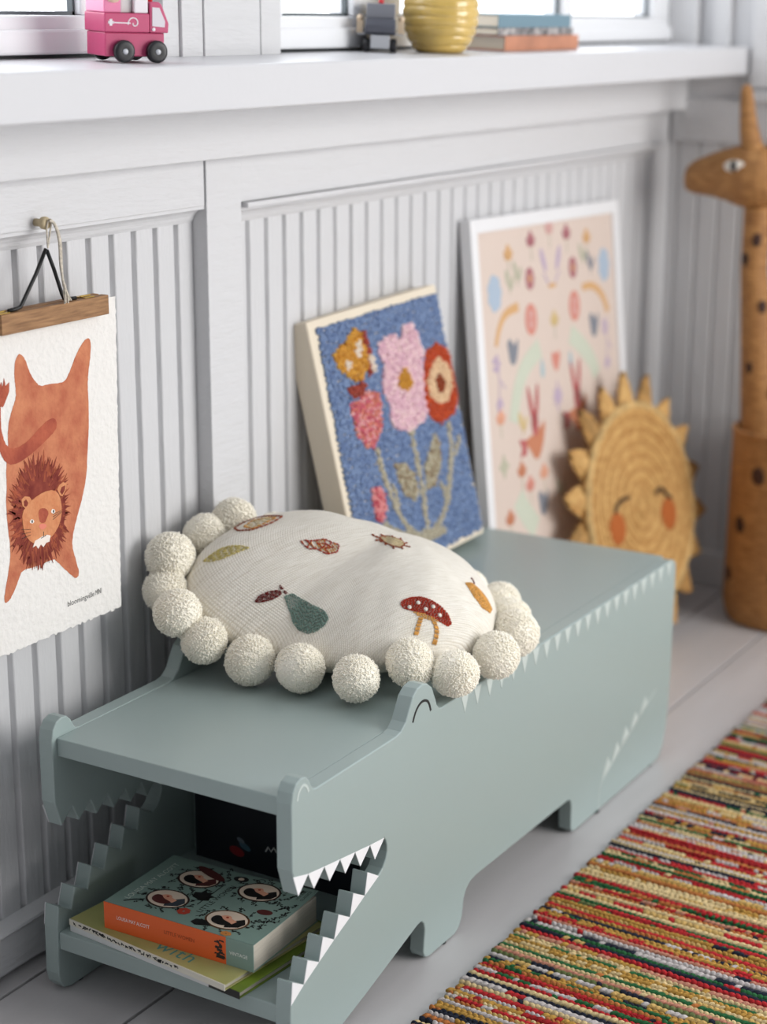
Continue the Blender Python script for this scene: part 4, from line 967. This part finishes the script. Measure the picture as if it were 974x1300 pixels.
for nm, ry, rz, mt, off in (('eye_white', .0190, .0110, M('eye_felt', (226, 220, 210), .8), 0), ('pupil', .0062, .0102, BLACKP, .0016)):
    m = MB(); c = on_head(0, .190, .818); m.blob(c - Vector((off, 0, 0)), ((.0028, 0, 0), (-.003, ry, 0), (0, 0, rz)), 20, 10); build(nm, m, mt, hd, smooth=True)
def spot(az, z, r_, cx, cy, w, h):
    a = math.radians(az); d = Vector((math.cos(a), math.sin(a), 0)); t_ = Vector((-math.sin(a), math.cos(a), 0)); m = MB()
    m.blob(Vector((cx, cy, z)) + d * (r_ + .0006), (t_ * w, Vector((0, 0, h)), d * .0026), 20, 8); return m
for az, z in ((165, .287), (146, .190), (205, .230), (188, .105), (228, .300), (130, .09), (250, .16)): build('spot', spot(az, z, .1108, gx, gy, .0135, .0165), WKD, bk, smooth=True)
nk = [o for o in gf.children if o.name.startswith('neck')][0]
for az, z, r_, cy in ((222, .572, .0262, .151), (156, .463, .0330, .1345), (230, .420, .0355, .130), (150, .655, .0242, .1575), (205, .690, .0235, .160)): build('spot', spot(az, z, r_, gx + .006, cy, .0085, .0125), WKD, nk, smooth=True)

# ------------------------------------------------------------------ rag rug
rc = [(186, 144, 72), (214, 190, 142), (184, 48, 52), (182, 114, 64), (46, 98, 60), (40, 44, 56), (196, 188, 186), (190, 132, 110), (202, 168, 104), (156, 40, 42), (104, 114, 72)]
RM = [M('rag_cotton_%d' % i, c, .92, var=.22, vscale=220, spec=.1, bump=.5, bscale=700) for i, c in enumerate(rc)]
rug = MB(); rnd = random.Random(21); x = .20; row = 0
wts = [4, 6, 4, 5, 3, 4, 6, 2, 3, 2, 1]
rug.box((.20, -.50, .0005), (1.95, -.068, .004), 5)
while x < 1.95:
    pitch = rnd.choice([.0058, .0064, .0070, .0078, .0096]); cmain = rnd.choices(range(11), wts)[0]; calt = rnd.choices(range(11), wts)[0]
    mix = rnd.random() < .45; yy = -.0655 + rnd.uniform(-.0025, .0025); n = 0; sl = .055 + rnd.uniform(-.01, .01); run = 0; cc = cmain; ln = rnd.uniform(.0062, .0078) * (pitch / .0064) ** .5
    ph = rnd.random() * 6; sgn = 1 if row % 2 else -1; hz = .0050 + rnd.uniform(-.0006, .0012)
    while yy > -.50:
        if run <= 0: cc = (cmain if rnd.random() < (.55 if mix else .93) else calt); run = rnd.choice([1, 1, 2, 3])
        run -= 1
        cx = x + sl * (yy + .066) + .0008 * math.sin(yy * 30 + ph); t_ = sgn * rnd.uniform(.38, .62)
        d = Vector((math.sin(t_), math.cos(t_), rnd.uniform(-.08, .08))); s_ = Vector((math.cos(t_), -math.sin(t_), 0))
        rug.blob((cx + rnd.uniform(-.0004, .0004), yy, hz + rnd.uniform(-.0005, .0005)), (d * ln * .82, s_ * pitch * .50, Vector((0, 0, .0042))), 6, 5, cc)
        yy -= ln * rnd.uniform(.95, 1.05)
    x += pitch * .93; row += 1
tag(build('rag_rug', rug, RM, smooth=True), 'chunky multicoloured striped rag rug on the white floor in front of the bench', 'rug')

# ------------------------------------------------------------------ things on the window sill
def sill_T(x, y, yaw, lift=.0004):
    """local frame standing on the sloping sill"""
    R = Matrix.Translation((x, y, sillz(y) + lift)) @ Matrix.Rotation(math.atan(SL), 4, 'X') @ Matrix.Rotation(yaw, 4, 'Z')
    return lambda a, b, c: R @ Vector((a, b, c))
# pink fire engine: a along its length (cab at +a), b across, c up; camera side is -b
K = sill_T(.3635, .3075, math.radians(-27))
tk = thing('toy_fire_engine', 'pink wooden toy fire engine with black wheels on the window sill', 'toy', tuple(K(0, 0, 0)))
PK = M('pink_lacquer', (192, 72, 114), .35); PKL = M('light_pink_lacquer', (226, 128, 168), .35); WHT = M('toy_white', (232, 226, 232), .4)
m = MB(); m.box((-.036, -.024, .0065), (.031, .024, .0305), T=K); build('chassis', m, PK, tk, bevel=.0012)
m = MB(); m.box((-.0375, -.0265, .0308), (.013, .0265, .0500), T=K); bd = build('body', m, PK, tk, bevel=.0012)
m = MB(); m.prism([(.0133, .0308), (.0345, .0308), (.0350, .0405), (.0270, .0590), (.0240, .0618), (.0133, .0618)], lambda a, b, c: K(a, c, b), -.0265, .0265); cb = build('cab', m, PK, tk, bevel=.0010)
m = MB(); m.prism([(.0160, .0375), (.0300, .0365), (.0305, .0425), (.0240, .0560), (.0160, .0565)], lambda a, b, c: K(a, -.0265 - c, b), 0, .0006); build('cab_window', m, M('toy_window', (214, 208, 216), .4), cb)
m = MB(); m.lathe([(0.0001, 0), (.0019, 0), (.0019, .0008), (.0012, .0014)], None, 14, T=lambda a, b, c: K(.0175 + a, -.0265 - c, .0342 + b)); build('headlamp', m, WHT, cb)
for a in (-.0165, .0205):
    for b in (-.0235, .0235):
        s_ = -1 if b < 0 else 1
        m = MB(); m.lathe([(.0085, 0), (.0106, .001), (.0115, .0025), (.0115, .0065), (.0106, .0080), (.0085, .0086), (.004, .0082), (.0001, .0082)], None, 28, T=lambda p, q, c, a=a, b=b, s_=s_: K(a + p, b + s_ * c, .0117 + q))
        w = build('wheel', m, M('toy_tyre_black', (30, 30, 34), .4), tk, smooth=True, bevel=0)
        m = MB(); m.lathe([(.0030, .0080), (.0028, .0092), (.0015, .0099), (.0001, .0100)], None, 14, T=lambda p, q, c, a=a, b=b, s_=s_: K(a + p, b + s_ * c, .0117 + q)); build('hub', m, M('toy_silver', (196, 198, 204), .3), w, smooth=True)
m = MB(); HT = lambda a, b, c: K(a, -.0265 - c, b)
m.prism(strip([(-.033, .0405), (-.0085, .0400)], .0011), HT, 0, .0004); m.prism(strip([(-.0305, .0372), (-.0305, .0438)], .0028), HT, 0, .0005); m.prism(strip([(-.0335, .0405), (-.0275, .0405)], .0028), HT, 0, .0004)
spr = [(-.0045 + (.0010 + .0009 * t_) * math.cos(t_ + 3), .0400 + (.0010 + .0009 * t_) * math.sin(t_ + 3)) for t_ in (k * .35 for k in range(20))]; m.prism(strip(spr, .0010), HT, 0, .0005)
build('hose_decal', m, WHT, bd)['label'] = 'white hose reel decal'
m = MB(); m.box((-.037, -.024, .0502), (-.018, .024, .0720), T=K); build('rear_block', m, PKL, tk, bevel=.001)['label'] = 'light pink rear block'
m = MB(); m.lathe([(.0001, -.0100), (.006, -.008), (.0095, -.003), (.0100, .001), (.0085, .006), (.005, .009), (.0001, .0100)], None, 22, T=lambda a, b, c: K(-.0265 + a, -.0215 + b, .0690 + c)); build('figure_head', m, M('figure_wood', (226, 200, 178), .5), tk, smooth=True)
m = MB(); m.box((-.0170, -.020, .0502), (-.0040, .020, .0690), T=K); build('ladder_block', m, M('toy_grey', (206, 204, 204), .4), tk, bevel=.001)['label'] = 'pale grey block'
m = MB(); m.box((-.0035, -.025, .0502), (.0120, .025, .0650), T=K); build('tank_block', m, WHT, tk, bevel=.001)['label'] = 'white block'
m = MB(); m.lathe([(.0040, 0), (.0040, .005), (.0028, .0066), (.0001, .007)], None, 16, T=lambda a, b, c: K(.0185 + a, -.012 + b, .0618 + c)); build('beacon', m, M('toy_red', (206, 40, 50), .35), tk, smooth=True)['label'] = 'red roof beacon'
# grey toy car facing the room
K2 = sill_T(.945, .350, math.radians(211))
car = thing('toy_car', 'small grey wooden toy car with dark windscreen on the window sill beside the vase', 'toy', tuple(K2(0, 0, 0)))
TG1 = M('toy_light_grey', (176, 178, 184), .4); TG2 = M('toy_dark_grey', (84, 86, 96), .35)
m = MB(); m.box((-.030, -.0125, .005), (.030, .0125, .022), T=K2); build('chassis', m, TG1, car, bevel=.001)
m = MB(); m.prism([(-.030, .022), (.022, .022), (.0290, .026), (.0300, .034), (.0250, .043), (-.030, .043)], lambda a, b, c: K2(a, c, b), -.0200, .0200); build('body', m, TG2, car, bevel=.0015)
m = MB(); m.box((-.030, -.0190, .0432), (.0145, .0190, .0620), T=K2); build('cab', m, M('toy_mid_grey', (128, 130, 138), .4), car, bevel=.0012)
for b in (-.0275, .0275):
    m = MB(); m.box((.000, b - .004, .024), (.010, b + .004, .040), T=K2); m.blob(K2(.005, b, .043), ((.0045, 0, 0), (0, .0045, 0), (0, 0, .0045)), 14, 8); build('side_figure', m, M('figure_pale_wood', (220, 198, 170), .5), car)
m = MB(); m.box((-.030, -.030, .0225), (.020, .030, .0240), T=K2); build('running_board', m, TG1, car)
m = MB(); m.lathe([(.0036, 0), (.0036, .004), (.0024, .0058), (.0001, .006)], None, 16, T=lambda a, b, c: K2(.006 + a, b, .0620 + c)); build('beacon', m, MATS['toy_red'], car, smooth=True)['label'] = 'red roof beacon'
for a in (-.018, .019):
    for b in (-.0130, .0130):
        s_ = -1 if b < 0 else 1
        m = MB(); m.lathe([(.006, 0), (.0080, .001), (.0084, .002), (.0084, .0075), (.0078, .0088), (.006, .0092), (.0001, .0090)], None, 24, T=lambda p, q, c, a=a, b=b, s_=s_: K2(a + p, b + s_ * c, .0086 + q)); build('wheel', m, MATS['toy_tyre_black'], car, smooth=True)
# ribbed vase
K3 = sill_T(1.036, .3105, 0)
prof = [(.0001, 0), (.030, 0), (.0335, .002)]
R0 = lambda z: .0525 * math.sqrt(max(.05, 1 - ((z - .052) / .066) ** 2)) if z < .098 else .0525 * math.sqrt(max(.05, 1 - (.046 / .066) ** 2)) - (z - .098) * .5
z = .004
while z < .104: prof.append((max(.031, R0(z)) - .0022 * (1 - abs(math.sin(PI * (z + .003) / .0125))) ** 2, z)); z += .0011
prof += [(R0(.104), .106), (R0(.104) - .004, .106), (R0(.098) - .005, .095), (.044, .06), (.03, .006), (.0001, .006)]
m = MB(); rings = []
for r_, zz in prof: rings.append([K3(r_ * math.cos(2 * PI * k / 72), r_ * math.sin(2 * PI * k / 72), max(0, zz + (.0012 * math.sin(3 * 2 * PI * k / 72 + zz * 90) if .006 < zz < .1 else 0))) for k in range(72)])
m.loft(rings); tag(build('ribbed_vase', m, M('yellow_glaze', (222, 188, 104), .18, coat=.6, var=.12, vscale=30), smooth=True), 'round glossy yellow ribbed vase on the window sill', 'vase')
# three books by the vase
def sill_book(name, lab, x0, x1, y0, y1, z0, z1, cover, pages, pat=None):
    t = thing(name, lab, 'book', tuple(KB(x0, y0, z0)), 'books stacked on the window sill'); c = .0016
    m = MB(); m.box((x0, y0, z0), (x1, y1, z0 + c), T=KB); m.box((x0, y0, z1 - c), (x1, y1, z1), T=KB); build('cover', m, cover, t, bevel=.0005)
    m = MB(); m.box((x0 - .0002, y0 - .0004, z0), (x1 + .0002, y0 + .0012, z1), T=KB); build('spine', m, pat or cover, t, bevel=.0005)
    m = MB(); m.box((x0 + .0015, y0 + .0013, z0 + c), (x1 - .0015, y1 - .002, z1 - c), T=KB); build('pages', m, pages, t)
KB = sill_T(0, .2935, 0); PGW = M('white_pages', (240, 234, 224), .9)
KB0 = KB; KB = lambda a, b, c: KB0(a, b, c)
sill_book('stacked_book', 'orange-spined book, lowest of the stack by the yellow vase', 1.197, 1.441, 0, .080, 0, .0215, M('orange_red_cloth', (200, 98, 72), .6), PGW, M('faded_orange_cloth', (206, 142, 112), .6, var=.15, vscale=20))
sill_book('stacked_book', 'black and white marbled book in the middle of the stack by the vase', 1.178, 1.424, .002, .078, .0217, .0325, M('marbled_paper', (60, 60, 64), .5, var=.5, vscale=70, rgb2=(190, 184, 182)), PGW)
sill_book('stacked_book', 'dusty blue book, topmost of the stack by the yellow vase', 1.176, 1.412, .001, .077, .0327, .0510, M('dusty_blue_cloth', (110, 138, 152), .6), PGW)

# ------------------------------------------------------------------ light and camera
w = bpy.data.worlds.new('daylight'); SCN.world = w; w.use_nodes = True; nt = w.node_tree
bg = nt.nodes['Background']; tc = nt.nodes.new('ShaderNodeTexCoord'); sx = nt.nodes.new('ShaderNodeSeparateXYZ'); nt.links.new(tc.outputs['Generated'], sx.inputs[0])
def ramp(out, f0, f1, t0, t1):
    n = nt.nodes.new('ShaderNodeMapRange'); n.interpolation_type = 'SMOOTHSTEP'
    for k, v in (('From Min', f0), ('From Max', f1), ('To Min', t0), ('To Max', t1)): n.inputs[k].default_value = v
    nt.links.new(sx.outputs[out], n.inputs['Value']); return n.outputs['Result']
def mth(op, a, b):
    n = nt.nodes.new('ShaderNodeMath'); n.operation = op; nt.links.new(a, n.inputs[0]); nt.links.new(b, n.inputs[1]); return n.outputs[0]
nt.links.new(mth('ADD', mth('ADD', ramp('X', -.5, .7, *WORLD_X), ramp('Z', .1, .75, 0, WORLD_Z)), ramp('Y', -.05, .3, 0, WORLD_OUT)), bg.inputs['Strength'])
bg.inputs['Color'].default_value = (.93, .96, 1.0, 1)
def area(name, loc, target, sx_, sy_, power, col):
    l = bpy.data.lights.new(name, 'AREA'); l.shape = 'RECTANGLE'; l.size = sx_; l.size_y = sy_; l.energy = power; l.color = col
    o = bpy.data.objects.new(name, l); COL.objects.link(o); o.location = loc
    o.rotation_euler = (Vector(target) - Vector(loc)).to_track_quat('-Z', 'Y').to_euler(); return o
area('window_light', *WIN_LIGHT)
SCN.view_settings.view_transform = 'Standard'; SCN.view_settings.look = 'None'; SCN.view_settings.gamma = 1; SCN.view_settings.exposure = EXPO
SCN.view_settings.use_curve_mapping = False
SCN.cycles.use_denoising = True
SCN.cycles.max_bounces = 8; SCN.cycles.diffuse_bounces = 5
cam = bpy.data.cameras.new('camera'); co = bpy.data.objects.new('camera', cam); COL.objects.link(co); SCN.camera = co
CP = Vector((-1.16957709, -.93594443, 1.06611405)); YAW, PIT, ROL = 0.543545, 0.268134, 0.002994
fwd = Vector((math.cos(YAW) * math.cos(PIT), math.sin(YAW) * math.cos(PIT), -math.sin(PIT))); right = Vector((math.sin(YAW), -math.cos(YAW), 0)); up = right.cross(fwd)
r2 = right * math.cos(ROL) + up * math.sin(ROL); u2 = -right * math.sin(ROL) + up * math.cos(ROL)
co.matrix_world = Matrix(((r2.x, u2.x, -fwd.x, CP.x), (r2.y, u2.y, -fwd.y, CP.y), (r2.z, u2.z, -fwd.z, CP.z), (0, 0, 0, 1)))
cam.sensor_fit = 'VERTICAL'; cam.sensor_height = 36; cam.lens = 36 * 2283.0876 / 1300; cam.clip_start = .05
cam.dof.use_dof = True; cam.dof.focus_distance = FOCUS; cam.dof.aperture_fstop = FSTOP
